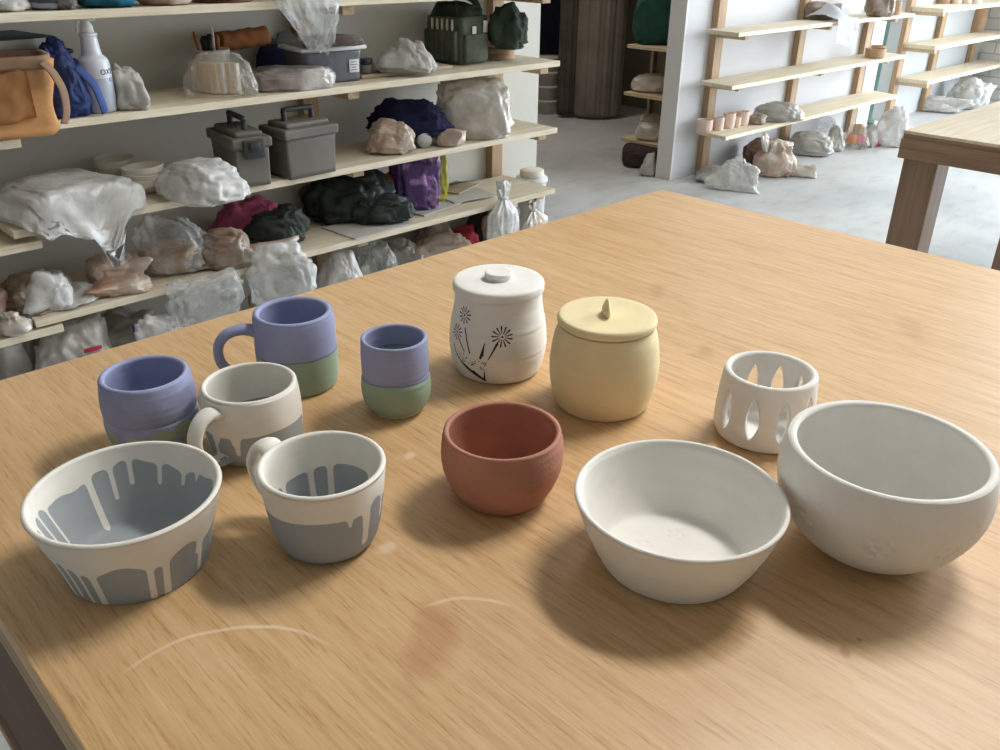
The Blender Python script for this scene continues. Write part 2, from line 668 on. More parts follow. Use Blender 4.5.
o = pot('lidded_jar', 'white lidded jar carved with black flowers, tallest pot at the back', 'jar', x, y, dense, M_carved, 620, jar_rings, carved(aF, i0d))
lid = spline([(0.0488, 0.0955, 0), (0.0500, 0.0970, 0), (0.0502, 0.1020, 0), (0.0490, 0.1056, 0), (0.044, 0.1070, 0), (0.028, 0.1073, 0)], 6)
lp = [(0.0, 0.0955), (0.040, 0.0955)] + [(p.x, p.y) for p in lid] + [(0.0, 0.1074)]
l = obj('lid', lathe_bm(lp, 96), M_bisque, o)
kp = [(0.0, 0.1068)] + [(p.x, p.y) for p in spline([(0.0138, 0.1068, 0), (0.0142, 0.1092, 0), (0.0152, 0.1120, 0), (0.0150, 0.1142, 0), (0.0135, 0.1152, 0), (0.008, 0.1150, 0)], 5)] + [(0.0, 0.1147)]
obj('knob', lathe_bm(kp, 64), M_bisque, l)

# ------ yellow jar with lid
M_yellow = plain('pale_yellow_underglaze', (228, 212, 168), 0.7, 0.035, 30, 0.08, 400, 0.3)
x, y = 0.6424, 0.5045
aF = face_angle(x, y)
pr, i0 = pot_profile([(0.0455, 0), (0.0485, 0.0025), (0.0530, 0.015), (0.0562, 0.033), (0.0566, 0.048), (0.0548, 0.067), (0.0515, 0.082), (0.0485, 0.0900)], 0.005, 0.006, 12)
o = pot('lidded_jar', 'pale yellow round jar with a flat lid, behind the red clay bowl', 'jar', x, y, pr, M_yellow, 128, rings(0.00022, (420, 260)))
lid = spline([(0.0478, 0.0906, 0), (0.0502, 0.0918, 0), (0.0508, 0.0950, 0), (0.0498, 0.0982, 0), (0.046, 0.0997, 0), (0.030, 0.0990, 0), (0.012, 0.0988, 0)], 6)
lp = [(0.0, 0.0906), (0.040, 0.0906)] + [(p.x, p.y) for p in lid] + [(0.0, 0.0988)]
l = obj('lid', lathe_bm(lp, 96, lambda a, r, z, i: (r * (1 + 0.004 * sin(2 * a + 1)), z)), M_yellow, o)
t = bmesh.new()
bmesh.ops.create_uvsphere(t, u_segments=24, v_segments=16, radius=1.0)
va = atan2(-y, -x)
for v in t.verts:
    h = (v.co.z + 1) / 2
    thin = 0.0082 * (1 - 0.72 * h ** 0.8) + 0.0006
    lx, ly = v.co.x * (0.0165 * (1 - 0.45 * h)), v.co.y * thin
    if v.co.y > 0:
        ly *= 0.55
    lz = 0.0975 + 0.0185 * h
    c, s = cos(va + 0.12), sin(va + 0.12)
    v.co = Vector((lx * c - ly * s, lx * s + ly * c, lz))
obj('knob', t, M_yellow, l)

# ------ red clay bowl
M_terra = plain('red_earthenware_clay', (184, 130, 109), 0.8, 0.1, 18, 0.25, 350, 0.25)
x, y = 0.4475, 0.4556
pr, i0 = pot_profile([(0.0355, 0), (0.0395, 0.0025), (0.0468, 0.015), (0.0518, 0.030), (0.0530, 0.042), (0.0520, 0.055), (0.0505, 0.0640)], 0.0045, 0.006, 12)
pot('clay_bowl', 'small round red clay bowl, the only terracotta pot on the table', 'bowl', x, y, pr, M_terra, 128, rings(0.00018, (500, 900)))

# ------ shallow white bowl
x, y = 0.484, 0.2971
aF = face_angle(x, y)
pr, i0 = pot_profile([(0.0545, 0), (0.0575, 0.002), (0.0645, 0.015), (0.0710, 0.030), (0.0768, 0.046), (0.0812, 0.0605)], 0.0042, 0.005, 12,
                     inner=[(0.0758, 0.057), (0.0722, 0.045), (0.0665, 0.030), (0.0590, 0.015), (0.0545, 0.0085), (0.050, 0.0056), (0.042, 0.0050)])
M_white2 = plain('creamy_white_bisque', (232, 229, 221), 0.62, 0.025, 30, 0.06, 400, 0.35)


def shal_marks(a, r, z, i):
    if i >= i0 and r < 0.045 and z < 0.007:
        px, py = r * cos(a), r * sin(a)
        dz = 0
        for (cx, cy) in ((0.018, 0.012), (-0.012, 0.020), (0.022, -0.016)):
            q = sqrt((px - cx) ** 2 + (py - cy) ** 2)
            dz -= 0.0005 * exp(-((q - 0.006) / 0.0012) ** 2) * (0.5 + 0.5 * sin(5 * atan2(py - cy, px - cx)))
        return r, z + dz
    return r + 0.00015 * sin(z * 420), z


dense = []
for k, (p, q) in enumerate(zip(pr, pr[1:])):
    dense.append(p)
    if k >= len(pr) - 4:
        for u in range(1, 14):
            dense.append((p[0] + (q[0] - p[0]) * u / 14, p[1] + (q[1] - p[1]) * u / 14))
dense.append(pr[-1])
pot('shallow_bowl', 'wide shallow white bowl, in front of the large rounded white bowl', 'bowl', x, y, dense, M_white2, 200, shal_marks)

# ------ large rounded bowl with stamped flowers
x, y = 0.6177, 0.1996
aF = face_angle(x, y)
pr, i0 = pot_profile([(0.039, 0), (0.0445, 0.002), (0.0570, 0.012), (0.0685, 0.026), (0.0768, 0.043), (0.0800, 0.060), (0.0790, 0.076), (0.0756, 0.0905)], 0.0066, 0.006, 22,
                     inner=[(0.0700, 0.086), (0.0728, 0.072), (0.0730, 0.058), (0.0690, 0.040), (0.060, 0.024), (0.045, 0.012), (0.030, 0.0075)])


def stamps(a, r, z, i):
    if i >= i0 or z < 0.005:
        return r, z
    ph = wrap(a - aF)
    dr = 0.0
    for p0, z0, rot, am in ((5, 0.047, 0.2, 0.95), (-38, 0.043, 0.5, 0.95), (44, 0.041, 0.0, 0.6), (95, 0.03, 0.1, 1), (150, 0.03, 0.1, 1), (-100, 0.03, 0.3, 1)):
        u, w = wrap(ph - radians(p0)) * 0.072, z - z0
        if abs(u) > 0.016 or abs(w) > 0.016:
            continue
        for k in range(6):
            q = rot + k * pi / 3
            e = sqrt((u - 0.0082 * cos(q)) ** 2 + (w - 0.0082 * sin(q)) ** 2)
            dr -= am * 0.0022 / (1 + exp((e - 0.0033) / 0.00035))
        e = sqrt(u * u + w * w)
        dr -= am * 0.0022 / (1 + exp((e - 0.0022) / 0.0003))
    return r + dr, z


pot('large_bowl', 'large rounded white bowl stamped with flowers, at the right end of the pots', 'bowl', x, y, pr, M_bisque, 420, stamps)

# ------ pierced tealight holder
x, y = 0.7103, 0.3537
aF = face_angle(x, y)
outer = spline([(0.0425, 0, 0), (0.0455, 0.0025, 0), (0.0474, 0.012, 0), (0.0475, 0.024, 0), (0.0466, 0.040, 0), (0.0452, 0.056, 0), (0.0440, 0.0664, 0)], 9)
TH, NH, Z0, Z1 = 0.0068, 10, 0.013, 0.057


def lens(z):
    if z <= Z0 or z >= Z1:
        return 0.0
    t = (z - Z0) / (Z1 - Z0)
    return 0.235 * (sin(pi * t ** 0.85) ** 0.75)


bm = bmesh.new()
zs = [p.y for p in outer]
zz = sorted(set([round(z, 5) for z in zs] + [Z0, Z1, Z0 + .001, Z1 - .001]))


def r_at(z):
    for p, q in zip(outer, outer[1:]):
        if p.y <= z <= q.y + 1e-9:
            return p.x + (q.x - p.x) * (z - p.y) / max(1e-9, q.y - p.y)
    return outer[-1].x


NU = 5
cache = {}


def vtx(ang, r, z):
    key = (round(ang % (2 * pi), 5), round(r, 6), round(z, 6))
    if key[0] > 6.28317:
        key = (0.0, key[1], key[2])
    if key not in cache:
        cache[key] = bm.verts.new((r * cos(ang), r * sin(ang), z))
    return cache[key]


def face(*vs):
    u = []
    for v in vs:
        if v not in u:
            u.append(v)
    if len(u) > 2:
        try:
            bm.faces.new(u)
        except ValueError:
            pass


FL = 0.006
off = aF + radians(-12) - pi / NH
for s in range(NH):
    b0 = off + 2 * pi * s / NH
    W = 2 * pi / NH
    for side in (0, 1):
        for z, z2 in zip(zz, zz[1:]):
            for k in range(NU):
                def ang(zv, kk):
                    h = lens(zv)
                    lo, hi = (0.0, 0.5 - h) if side == 0 else (0.5 + h, 1.0)
                    return b0 + W * (lo + (hi - lo) * kk / NU)
                face(vtx(ang(z, k), r_at(z), z), vtx(ang(z, k + 1), r_at(z), z), vtx(ang(z2, k + 1), r_at(z2), z2), vtx(ang(z2, k), r_at(z2), z2))
                if z >= FL:
                    face(vtx(ang(z, k), r_at(z) - TH, z), vtx(ang(z2, k), r_at(z2) - TH, z2), vtx(ang(z2, k + 1), r_at(z2) - TH, z2), vtx(ang(z, k + 1), r_at(z) - TH, z))
            if Z0 <= z and z2 <= Z1:
                kk = NU if side == 0 else 0
                face(vtx(ang(z, kk), r_at(z), z), vtx(ang(z, kk), r_at(z) - TH, z), vtx(ang(z2, kk), r_at(z2) - TH, z2), vtx(ang(z2, kk), r_at(z2), z2))
        for k in range(NU):
            lo, hi = (0.0, 0.5) if side == 0 else (0.5, 1.0)
            a0, a1 = b0 + W * (lo + (hi - lo) * k / NU), b0 + W * (lo + (hi - lo) * (k + 1) / NU)
            zt, ro = zz[-1], r_at(zz[-1])
            ri = ro - TH
            c = ro - TH / 2
            prev = (ro, zt)
            for j in range(1, 7):
                q = pi * j / 6
                nx = (c + TH / 2 * cos(q), zt + TH / 2 * sin(q) * 0.9) if j < 6 else (ri, zt)
                face(vtx(a0, *prev), vtx(a1, *prev), vtx(a1, *nx), vtx(a0, *nx))
                prev = nx
            zi = min(z for z in zz if z >= FL)
            rb = r_at(zi) - TH
            face(vtx(a0, rb, zi), vtx(a1, rb, zi), vtx(0, 0, zi - 0.0005))
            face(vtx(a0, r_at(0), 0), vtx(0, 0, 0.0005), vtx(a1, r_at(0), 0))
bmesh.ops.recalc_face_normals(bm, faces=bm.faces[:])
o = obj('candle_holder', bm, M_bisque, loc=(x, y, TT + 0.0004))
tag(o, 'white pierced candle holder with petal-shaped cutouts, behind the two white bowls', 'candle holder', 'unfired and bisque pots on the table')
# ------------------------------------------------------------------ table wood
def table_mat():
    m, nt, b, out = new_mat('varnished_birch_plywood')
    v = coords(nt, (90, 5, 90), (0, 0, radians(4)))
    f = noise_node(nt, v, 1.6, 6, 0.7)
    v2 = coords(nt, (420, 17, 420), (0, 0, radians(4)))
    f2 = noise_node(nt, v2, 1.5, 4, 0.65)
    big = noise_node(nt, coords(nt, (2.2, 1.3, 1)), 1.7, 3)
    base = ramp(nt, f, [(0.30, lin((188, 150, 102))), (0.5, lin((204, 168, 122))), (0.70, lin((214, 181, 137)))])
    pores = ramp(nt, f2, [(0.33, (0.66, 0.56, 0.46)), (0.45, (1, 1, 1))])
    col = mixc(nt, 0.75, base, pores, 'MULTIPLY')
    col = mixc(nt, 0.8, col, ramp(nt, big, [(0.3, (0.93, 0.88, 0.82)), (0.65, (1.0, 1.0, 1.0))]), 'MULTIPLY')
    tc = N(nt, 'ShaderNodeTexCoord')
    sep = N(nt, 'ShaderNodeSeparateXYZ')
    nt.links.new(tc.outputs['Object'], sep.inputs[0])
    X, Y = sep.outputs[0], sep.outputs[1]
    wob = noise_node(nt, coords(nt), 9, 2)

    def blob(cx, cy, sx, sy, rot=0.0, soft=0.6, rag=0.5, nscale=60):
        c, s = cos(rot), sin(rot)
        dx, dy = math_node(nt, 'SUBTRACT', X, cx), math_node(nt, 'SUBTRACT', Y, cy)
        u = math_node(nt, 'ADD', math_node(nt, 'MULTIPLY', dx, c / sx), math_node(nt, 'MULTIPLY', dy, s / sx))
        w = math_node(nt, 'ADD', math_node(nt, 'MULTIPLY', dx, -s / sy), math_node(nt, 'MULTIPLY', dy, c / sy))
        d = math_node(nt, 'SQRT', math_node(nt, 'ADD', math_node(nt, 'MULTIPLY', u, u), math_node(nt, 'MULTIPLY', w, w)))
        n = noise_node(nt, coords(nt, (1, .4, 1)), nscale, 3)
        d = math_node(nt, 'ADD', d, math_node(nt, 'MULTIPLY', math_node(nt, 'SUBTRACT', n, 0.5), rag * 2))
        r = N(nt, 'ShaderNodeMapRange', interpolation_type='SMOOTHSTEP')
        r.inputs['From Min'].default_value = 1 - soft
        r.inputs['From Max'].default_value = 1 + soft * 0.3
        r.inputs['To Min'].default_value = 1.0
        r.inputs['To Max'].default_value = 0.0
        nt.links.new(d, r.inputs['Value'])
        return r.outputs[0]

    def arc(cx, cy, R, w, dirx, diry, spread):
        dx, dy = math_node(nt, 'SUBTRACT', X, cx), math_node(nt, 'SUBTRACT', Y, cy)
        rr = math_node(nt, 'SQRT', math_node(nt, 'ADD', math_node(nt, 'MULTIPLY', dx, dx), math_node(nt, 'MULTIPLY', dy, dy)))
        d = math_node(nt, 'ABSOLUTE', math_node(nt, 'SUBTRACT', math_node(nt, 'ADD', rr, math_node(nt, 'MULTIPLY', math_node(nt, 'SUBTRACT', wob, 0.5), 0.022)), R))
        r = N(nt, 'ShaderNodeMapRange', interpolation_type='SMOOTHSTEP')
        r.inputs['From Min'].default_value = w * 0.25
        r.inputs['From Max'].default_value = w
        r.inputs['To Min'].default_value = 1.0
        r.inputs['To Max'].default_value = 0.0
        nt.links.new(d, r.inputs['Value'])
        dot = math_node(nt, 'DIVIDE', math_node(nt, 'ADD', math_node(nt, 'MULTIPLY', dx, dirx), math_node(nt, 'MULTIPLY', dy, diry)), R)
        r2 = N(nt, 'ShaderNodeMapRange', interpolation_type='SMOOTHSTEP')
        r2.inputs['From Min'].default_value = cos(spread)
        r2.inputs['From Max'].default_value = cos(spread * 0.7)
        nt.links.new(dot, r2.inputs['Value'])
        return math_node(nt, 'MULTIPLY', r.outputs[0], r2.outputs[0])
    # pale water rings
    ring = math_node(nt, 'MAXIMUM', arc(0.138, 0.386, 0.0955, 0.0024, 0.55, 0.83, radians(52)), arc(0.293, 0.332, 0.0580, 0.0026, 0.67, 0.74, radians(38)))
    ring = math_node(nt, 'MULTIPLY', math_node(nt, 'MULTIPLY', ring, noise_node(nt, coords(nt), 28, 2)), 0.85)
    col = mixc(nt, ring, col, lin((240, 222, 196)))
    # smudges and stains
    brown = math_node(nt, 'MULTIPLY', blob(0.283, 0.358, 0.022, 0.050, radians(-50), 0.7, 0.45), 0.42)
    col = mixc(nt, brown, col, lin((158, 96, 46)))
    for cx, cy, sx, sy, k in ((0.426, 0.558, 0.008, 0.006, 0.55), (0.325, 0.462, 0.010, 0.008, 0.5), (0.95, 0.62, 0.0, 0.0, 0), (0.60, 0.30, 0.012, 0.012, .4)):
        if k:
            col = mixc(nt, math_node(nt, 'MULTIPLY', blob(cx, cy, sx, sy, 0.3, 0.7, 0.4, 140), k), col, lin((235, 215, 190)))
    for cx, cy, sx, sy, k in ((0.95, 0.66, 0.035, 0.014, .3), (0.83, 0.50, 0.025, 0.012, .3), (1.08, 0.36, 0.05, 0.02, .25), (0.486, 0.153, 0.006, 0.004, .6), (0.505, 0.152, 0.002, 0.002, .6)):
        col = mixc(nt, math_node(nt, 'MULTIPLY', blob(cx, cy, sx, sy, 0.6, 0.8, 0.5), k), col, lin((150, 88, 42)))
    nt.links.new(col, b.inputs['Base Color'])
    rg = ramp(nt, noise_node(nt, coords(nt, (5, 2, 1)), 3, 4), [(0.3, (0.36, 0.36, 0.36)), (0.7, (0.47, 0.47, 0.47))])
    nt.links.new(rg, b.inputs['Roughness'])
    b.inputs['Specular IOR Level'].default_value = 0.5
    bump(nt, b, f2, 0.08, 0.0006)
    return m


M_table = table_mat()
M_edge = wood('plywood_edge', (190, 168, 138), 'y', 0.7, 0.3, 1.6)
M_dark_wood = wood('brown_stained_timber', (100, 70, 48), 'y', 0.6, 0.22)
M_dark_wood_z = wood('brown_stained_timber_upright', (158, 132, 110), 'z', 0.6, 0.22)
M_dark_wood_x = wood('brown_stained_timber_rail', (166, 138, 114), 'y', 0.6, 0.25)
M_pine = wood('pale_pine_board', (226, 216, 194), 'x', 0.65, 0.10)
M_pine_y = wood('pale_pine_board_side', (206, 190, 156), 'y', 0.65, 0.16)
M_stud = wood('fir_stud', (180, 152, 122), 'z', 0.7, 0.2)
M_rail = wood('fir_rail', (196, 172, 140), 'y', 0.7, 0.2)

# ------------------------------------------------------------------ the worktable the pots stand on
X0, X1, Y0, Y1 = 0.0745, 1.397, -1.45, 0.985
t = empty('work_table', (0, 0, 0))
tag(t, 'large varnished plywood worktable that carries all the pots', 'table')
obj('tabletop', box(((X0 + X1) / 2, (Y0 + Y1) / 2, TT - 0.011), (X1 - X0, Y1 - Y0, 0.022), 0.0012), M_table, t, False)
# bare plywood lipping seen below the varnished face
bm = bmesh.new()
for cx in (X0 + 0.009, X1 - 0.009):
    box_bm(bm, (cx, (Y0 + Y1) / 2, TT - 0.0355), (0.018, Y1 - Y0, 0.026), 0.0008)
for cy in (Y0 + 0.009, Y1 - 0.009):
    box_bm(bm, ((X0 + X1) / 2, cy, TT - 0.0355), (X1 - X0 - 0.037, 0.018, 0.026), 0.0008)
obj('edge_strip', bm, M_edge, t, False)
bm = box((X0 + 0.0205, (0.15 + 0.955) / 2, 0.60), (0.018, 0.955 - 0.15, 0.315), 0.001)
obj('side_panel', bm, M_dark_wood, t, False)
obj('lower_rail', box((X0 + 0.0185, (0.15 + 0.955) / 2, 0.430), (0.024, 0.955 - 0.15, 0.024), 0.001), M_dark_wood_x, t, False)
for n, c, s in (('apron', (X0 + 0.050, (Y0 + Y1) / 2, TT - 0.094), (0.038, Y1 - Y0 - 0.10, 0.088)), ('apron', (X1 - 0.050, (Y0 + Y1) / 2, TT - 0.094), (0.038, Y1 - Y0 - 0.10, 0.088)),
                ('apron', ((X0 + X1) / 2, Y1 - 0.05, TT - 0.094), (X1 - X0 - 0.17, 0.038, 0.088)), ('apron', ((X0 + X1) / 2, Y0 + 0.05, TT - 0.094), (X1 - X0 - 0.17, 0.038, 0.088))):
    obj(n, box(c, s, 0.002), M_dark_wood, t, False)
for lx in (X0 + 0.1145, X1 - 0.1145):
    for ly in (Y0 + 0.1145, Y1 - 0.1145):
        obj('leg', box((lx, ly, (TT - 0.052) / 2), (0.089, 0.089, TT - 0.052), 0.004), M_dark_wood_z, t, False)

# ------------------------------------------------------------------ second table on the right
BX0, BY1 = 2.358, 0.922
BX1, BY0 = 4.6, 0.535
M_ply2 = wood('bare_plywood_top', (236, 222, 196), 'x', 0.5, 0.1, 0.6)
t = empty('work_table', (BX0, BY1, 0))
tag(t, 'narrow brown timber table with pale plywood top, standing at the right edge', 'table')


def rel(c):
    return (c[0] - BX0, c[1] - BY1, c[2])


obj('tabletop', box(rel(((BX0 + BX1) / 2, (BY0 + BY1) / 2, TT - 0.004)), (BX1 - BX0, BY1 - BY0, 0.008), 0.001), M_ply2, t, False)
obj('top_edge', box(rel(((BX0 + BX1) / 2, (BY0 + BY1) / 2, TT - 0.0145)), (BX1 - BX0 - 0.002, BY1 - BY0 - 0.002, 0.013), 0.001), M_dark_wood_x, t, False)
for c, s in ((((BX0 + 0.017), (BY0 + BY1) / 2, TT - 0.046), (0.038, BY1 - BY0 + 0.004, 0.05)), (((BX0 + BX1) / 2, BY1 - 0.017, TT - 0.046), (BX1 - BX0 - 0.08, 0.038, 0.05)), ((BX1 - 0.017, (BY0 + BY1) / 2, TT - 0.046), (0.038, BY1 - BY0, 0.05))):
    obj('apron', box(rel(c), s, 0.0015), M_dark_wood_x, t, False)
for lx, ly in ((BX0 + 0.0555, BY1 - 0.055), (BX1 - 0.055, BY1 - 0.055), (BX0 + 0.055, BY0 + 0.055), (BX1 - 0.055, BY0 + 0.055)):
    obj('leg', box(rel((lx, ly, (TT - 0.071) / 2)), (0.089, 0.089, TT - 0.071), 0.003), M_dark_wood_z, t, False)
# ------------------------------------------------------------------ setting
def concrete():
    m, nt, b, out = new_mat('polished_concrete')
    v = coords(nt)
    f = noise_node(nt, v, 1.6, 7, 0.6)
    f2 = noise_node(nt, coords(nt, (1, 2.5, 1)), 5, 6, 0.7)
    a = ramp(nt, f, [(0.3, lin((176, 177, 176))), (0.55, lin((198, 198, 196))), (0.75, lin((210, 210, 206)))])
    g = ramp(nt, f2, [(0.30, (0.72, 0.73, 0.73)), (0.5, (1, 1, 1))])
    nt.links.new(mixc(nt, 0.7, a, g, 'MULTIPLY'), b.inputs['Base Color'])
    b.inputs['Roughness'].default_value = 0.42
    bump(nt, b, f2, 0.05, 0.002)
    return m


def paint(name, c, r=0.7):
    m, nt, b, out = new_mat(name)
    f = noise_node(nt, coords(nt), 1.2, 5, 0.6)
    c0 = lin(c)
    nt.links.new(ramp(nt, f, [(0.3, tuple(x * 0.95 for x in c0[:3])), (0.7, c0)]), b.inputs['Base Color'])
    b.inputs['Roughness'].default_value = r
    bump(nt, b, noise_node(nt, coords(nt), 180, 2), 0.08, 0.001)
    return m


M_floor = concrete()
M_wall = paint('white_wall_paint', (222, 221, 217))
M_wall_r = paint('pale_grey_wall_paint', (204, 202, 202))
M_wall_l = paint('shelf_wall_paint', (205, 201, 190))
M_wall_grey = paint('grey_drywall', (196, 198, 200))
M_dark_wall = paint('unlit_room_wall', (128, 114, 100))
M_ceiling = paint('ceiling_white', (196, 195, 192))


def structure(name, bm, m, smooth=False):
    o = obj(name, bm, m, None, smooth)
    o['kind'] = 'structure'
    return o


RX = 9.6
structure('floor', box(((-2.6 + RX) / 2, 1.2, -0.05), (RX + 2.6, 9.4, 0.1)), M_floor)
WH = 3.0
WLY, WRY = 2.74, 2.89
structure('wall_left', box(((-2.5 + 2.885) / 2, WLY + 0.06, WH / 2), (2.885 + 2.5, 0.12, WH)), M_wall_l)
structure('wall_right', box(((4.18 + 6.64) / 2, WRY + 0.05, WH / 2), (6.64 - 4.18, 0.10, WH)), M_wall_r)
structure('lit_wall_end', box((6.54, WRY - 0.006, WH / 2), (0.19, 0.012, WH), 0.002), M_wall)  # white strip: outside light on the wall end, put into the paint
structure('wall_over_opening', box(((2.885 + 4.18) / 2, WRY + 0.02, 2.7), (4.18 - 2.885, 0.10, 0.6)), M_wall)
structure('wall_far', box(((6.93 + 8.66) / 2, WRY + 0.06, WH / 2), (8.66 - 6.93, 0.12, WH)), M_wall_grey)
M_wall_dim = paint('putty_wall_paint', (184, 181, 174))
structure('wall_side', box((-2.55, 0.2, WH / 2), (0.1, 6.4, WH)), M_wall_dim)
structure('wall_behind', box(((-2.5 + RX) / 2, -3.05, WH / 2), (RX + 2.5, 0.1, WH)), M_wall_dim)
structure('ceiling', box(((-2.6 + RX) / 2, 1.45, WH + 0.05), (RX + 2.6, 9.2, 0.1)), M_ceiling)


def brick_mat():
    m, nt, b, out = new_mat('white_painted_brick')
    br = N(nt, 'ShaderNodeTexBrick')
    tc = N(nt, 'ShaderNodeTexCoord')
    sp = N(nt, 'ShaderNodeSeparateXYZ')
    cb = N(nt, 'ShaderNodeCombineXYZ')
    nt.links.new(tc.outputs['Object'], sp.inputs[0])
    nt.links.new(sp.outputs[1], cb.inputs[0])
    nt.links.new(sp.outputs[2], cb.inputs[1])
    nt.links.new(cb.outputs[0], br.inputs['Vector'])
    br.inputs['Scale'].default_value = 1.0
    br.inputs['Brick Width'].default_value = 0.24
    br.inputs['Row Height'].default_value = 0.095
    br.inputs['Mortar Size'].default_value = 0.006
    br.inputs['Color1'].default_value = lin((236, 234, 230))
    br.inputs['Color2'].default_value = lin((224, 223, 220))
    br.inputs['Mortar'].default_value = lin((196, 194, 190))
    nt.links.new(br.outputs['Color'], b.inputs['Base Color'])
    b.inputs['Roughness'].default_value = 0.75
    inv = math_node(nt, 'SUBTRACT', 1.0, br.outputs['Fac'])
    bump(nt, b, inv, 0.8, 0.008)
    return m


structure('wall_brick', box((8.72, 2.42, WH / 2), (0.12, 1.06, WH)), brick_mat())
# dark back room seen through the opening
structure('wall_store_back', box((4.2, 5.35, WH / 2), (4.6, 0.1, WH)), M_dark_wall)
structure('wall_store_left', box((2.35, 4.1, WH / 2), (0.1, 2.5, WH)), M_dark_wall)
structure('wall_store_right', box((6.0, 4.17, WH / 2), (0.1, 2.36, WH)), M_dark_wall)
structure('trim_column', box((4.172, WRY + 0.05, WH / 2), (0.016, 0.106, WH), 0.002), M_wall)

# ------------------------------------------------------------------ shelving
BT = 0.021
LEVELS = [0.298, 0.545, 0.800, 1.055]
SZ = [z + BT for z in LEVELS]            # surfaces, lowest first
S4, S3, S2, S1 = SZ
FY = 2.39


def board(name, x0, x1, y0, y1, z, parent, mat=None, th=BT):
    return obj(name, box(((x0 + x1) / 2, (y0 + y1) / 2, z + th / 2), (x1 - x0, y1 - y0, th), 0.0015), mat or M_pine, parent, False)


u = empty('shelving_unit', (0, 0, 0))
tag(u, 'long wall shelving of four pale pine boards on the left wall', 'shelving')
ends = [0.589, 0.589, 0.592, 0.3]
for z, e in zip(LEVELS, ends):
    board('shelf', e, 2.635, FY, WLY - 0.04, z, u)
for px in (1.695, 2.60):
    obj('upright', box((px, WLY - 0.0200, 0.9), (0.062, 0.039, 1.8), 0.002), M_stud, u, False)
    for z in LEVELS:
        obj('bracket', box((px, (FY + 0.05 + WLY - 0.041) / 2, z - 0.0155), (0.045, WLY - 0.041 - FY - 0.05, 0.030), 0.002), M_rail, u, False)

u = empty('shelving_unit', (-1.0, 0, 0))
tag(u, 'neighbouring pine shelving whose board ends tuck under the long shelves at far left', 'shelving')
for z, e in ((0.2685, 0.655), (0.5085, 0.652), (0.7685, 0.658)):
    board('shelf', -0.9 + 1.0, e + 1.0, FY + 0.0, WLY - 0.04, z, u)
for px in (0.36, -0.35):
    obj('upright', box((px + 1.0, WLY - 0.0200, 0.9), (0.062, 0.039, 1.8), 0.002), M_stud, u, False)
LZ = [0.2685 + BT, 0.5085 + BT, 0.7685 + BT]

u = empty('shelving_unit', (4.2, 0, 0))
tag(u, 'three pale pine boards on timber uprights against the bright white wall', 'shelving')
RL = [0.254, 0.522, 0.790]
RFY = 2.62
for z in RL:
    bm = bmesh.new()
    bm2 = box(((4.27 + 6.46) / 2 - 4.2, (RFY + WRY - 0.041) / 2, z + BT / 2), (6.46 - 4.27, WRY - 0.041 - RFY, BT), 0.0015)
    add_bm(bm, bm2)
    for v in bm.verts:
        if v.co.x < 0.5:
            v.co.x += (v.co.y - RFY) * 0.16
        elif v.co.x > 2:
            v.co.x += (v.co.y - RFY) * 0.25
    obj('shelf', bm, M_pine, u, False)
RZ = [z + BT for z in RL]
for px in (4.455, 5.395, 6.33):
    obj('upright', box((px - 4.2, WRY - 0.0200, 0.75), (0.075, 0.039, 1.5), 0.002), M_stud, u, False)
    for z in RL:
        obj('bracket', box((px - 4.2, (RFY + 0.06 + WRY - 0.041) / 2, z - 0.0155), (0.04, WRY - 0.041 - RFY - 0.06, 0.03), 0.002), M_rail, u, False)

u = empty('shelving_unit', (6.95, 0, 0))
tag(u, 'far shelving with timber side rails, beyond the green pipe', 'shelving')
FL_ = [0.297, 0.540, 0.792]
FX0, FX1, FFY = 6.95, 8.64, 2.62
for z in FL_:
    obj('shelf', box(((FX0 + FX1) / 2 - 6.95, (FFY + WRY - 0.04) / 2, z + 0.014), (FX1 - FX0, WRY - 0.04 - FFY, 0.028), 0.0015), M_pine, u, False)
    obj('side_rail', box((0.02, (FFY + WRY - 0.04) / 2, z - 0.0125), (0.04, WRY - 0.04 - FFY, 0.024), 0.002), M_rail, u, False)
for px in (6.97, 7.62, 8.42):
    obj('upright', box((px - 6.95, WRY - 0.0200, 0.6), (0.085, 0.038, 1.2), 0.002), M_stud, u, False)
FZ = [z + 0.028 for z in FL_]

# painted pipe between the walls
M_green = plain('green_paint', (50, 88, 76), 0.5, 0.06)
bm = lathe_bm([(0.0, 0.0), (0.075, 0.0), (0.075, 0.02), (0.052, 0.03), (0.052, 2.9), (0.0, 2.9)], 28)
o = obj('drain_pipe', bm, M_green, loc=(6.75, 2.955, 0.0005))
tag(o, 'dark green vertical pipe between the white wall and the far shelving', 'pipe')
# ------------------------------------------------------------------ materials of the clutter
P_WHITE = plastic('milky_polythene', (226, 224, 220), 0.55, 0.92)
P_CLEAR = plastic('clear_polythene', (216, 216, 213), 0.12, 0.55, 0.2)
P_GREY = plastic('dusty_polythene', (186, 182, 174), 0.75, 1.0, 0.35)
P_ORANGE = plastic('polythene_over_orange_clay', (204, 190, 174), 0.8, 1.0, 0.3, content=(186, 140, 110))
P_PINK = plastic('polythene_over_pale_clay', (212, 198, 184), 0.8, 1.0, 0.3, content=(200, 170, 148))
P_BROWN = plastic('polythene_over_brown_clay', (176, 164, 150), 0.85, 1.0, 0.35, content=(138, 112, 90))
P_CREAM = plastic('polythene_over_cream_ware', (226, 220, 212), 0.8, 1.0, 0.3, content=(208, 194, 174))
C_NAVY = plain('navy_cloth', (34, 36, 66), 0.85, 0.25, 8, 0.3, 300, 0.2)
C_BLUE = plain('blue_nylon', (36, 52, 104), 0.6, 0.3, 7, 0.2, 200, 0.3)
C_BLACK = plain('black_green_nylon', (50, 57, 54), 0.55, 0.3, 7, 0.2, 200, 0.35)
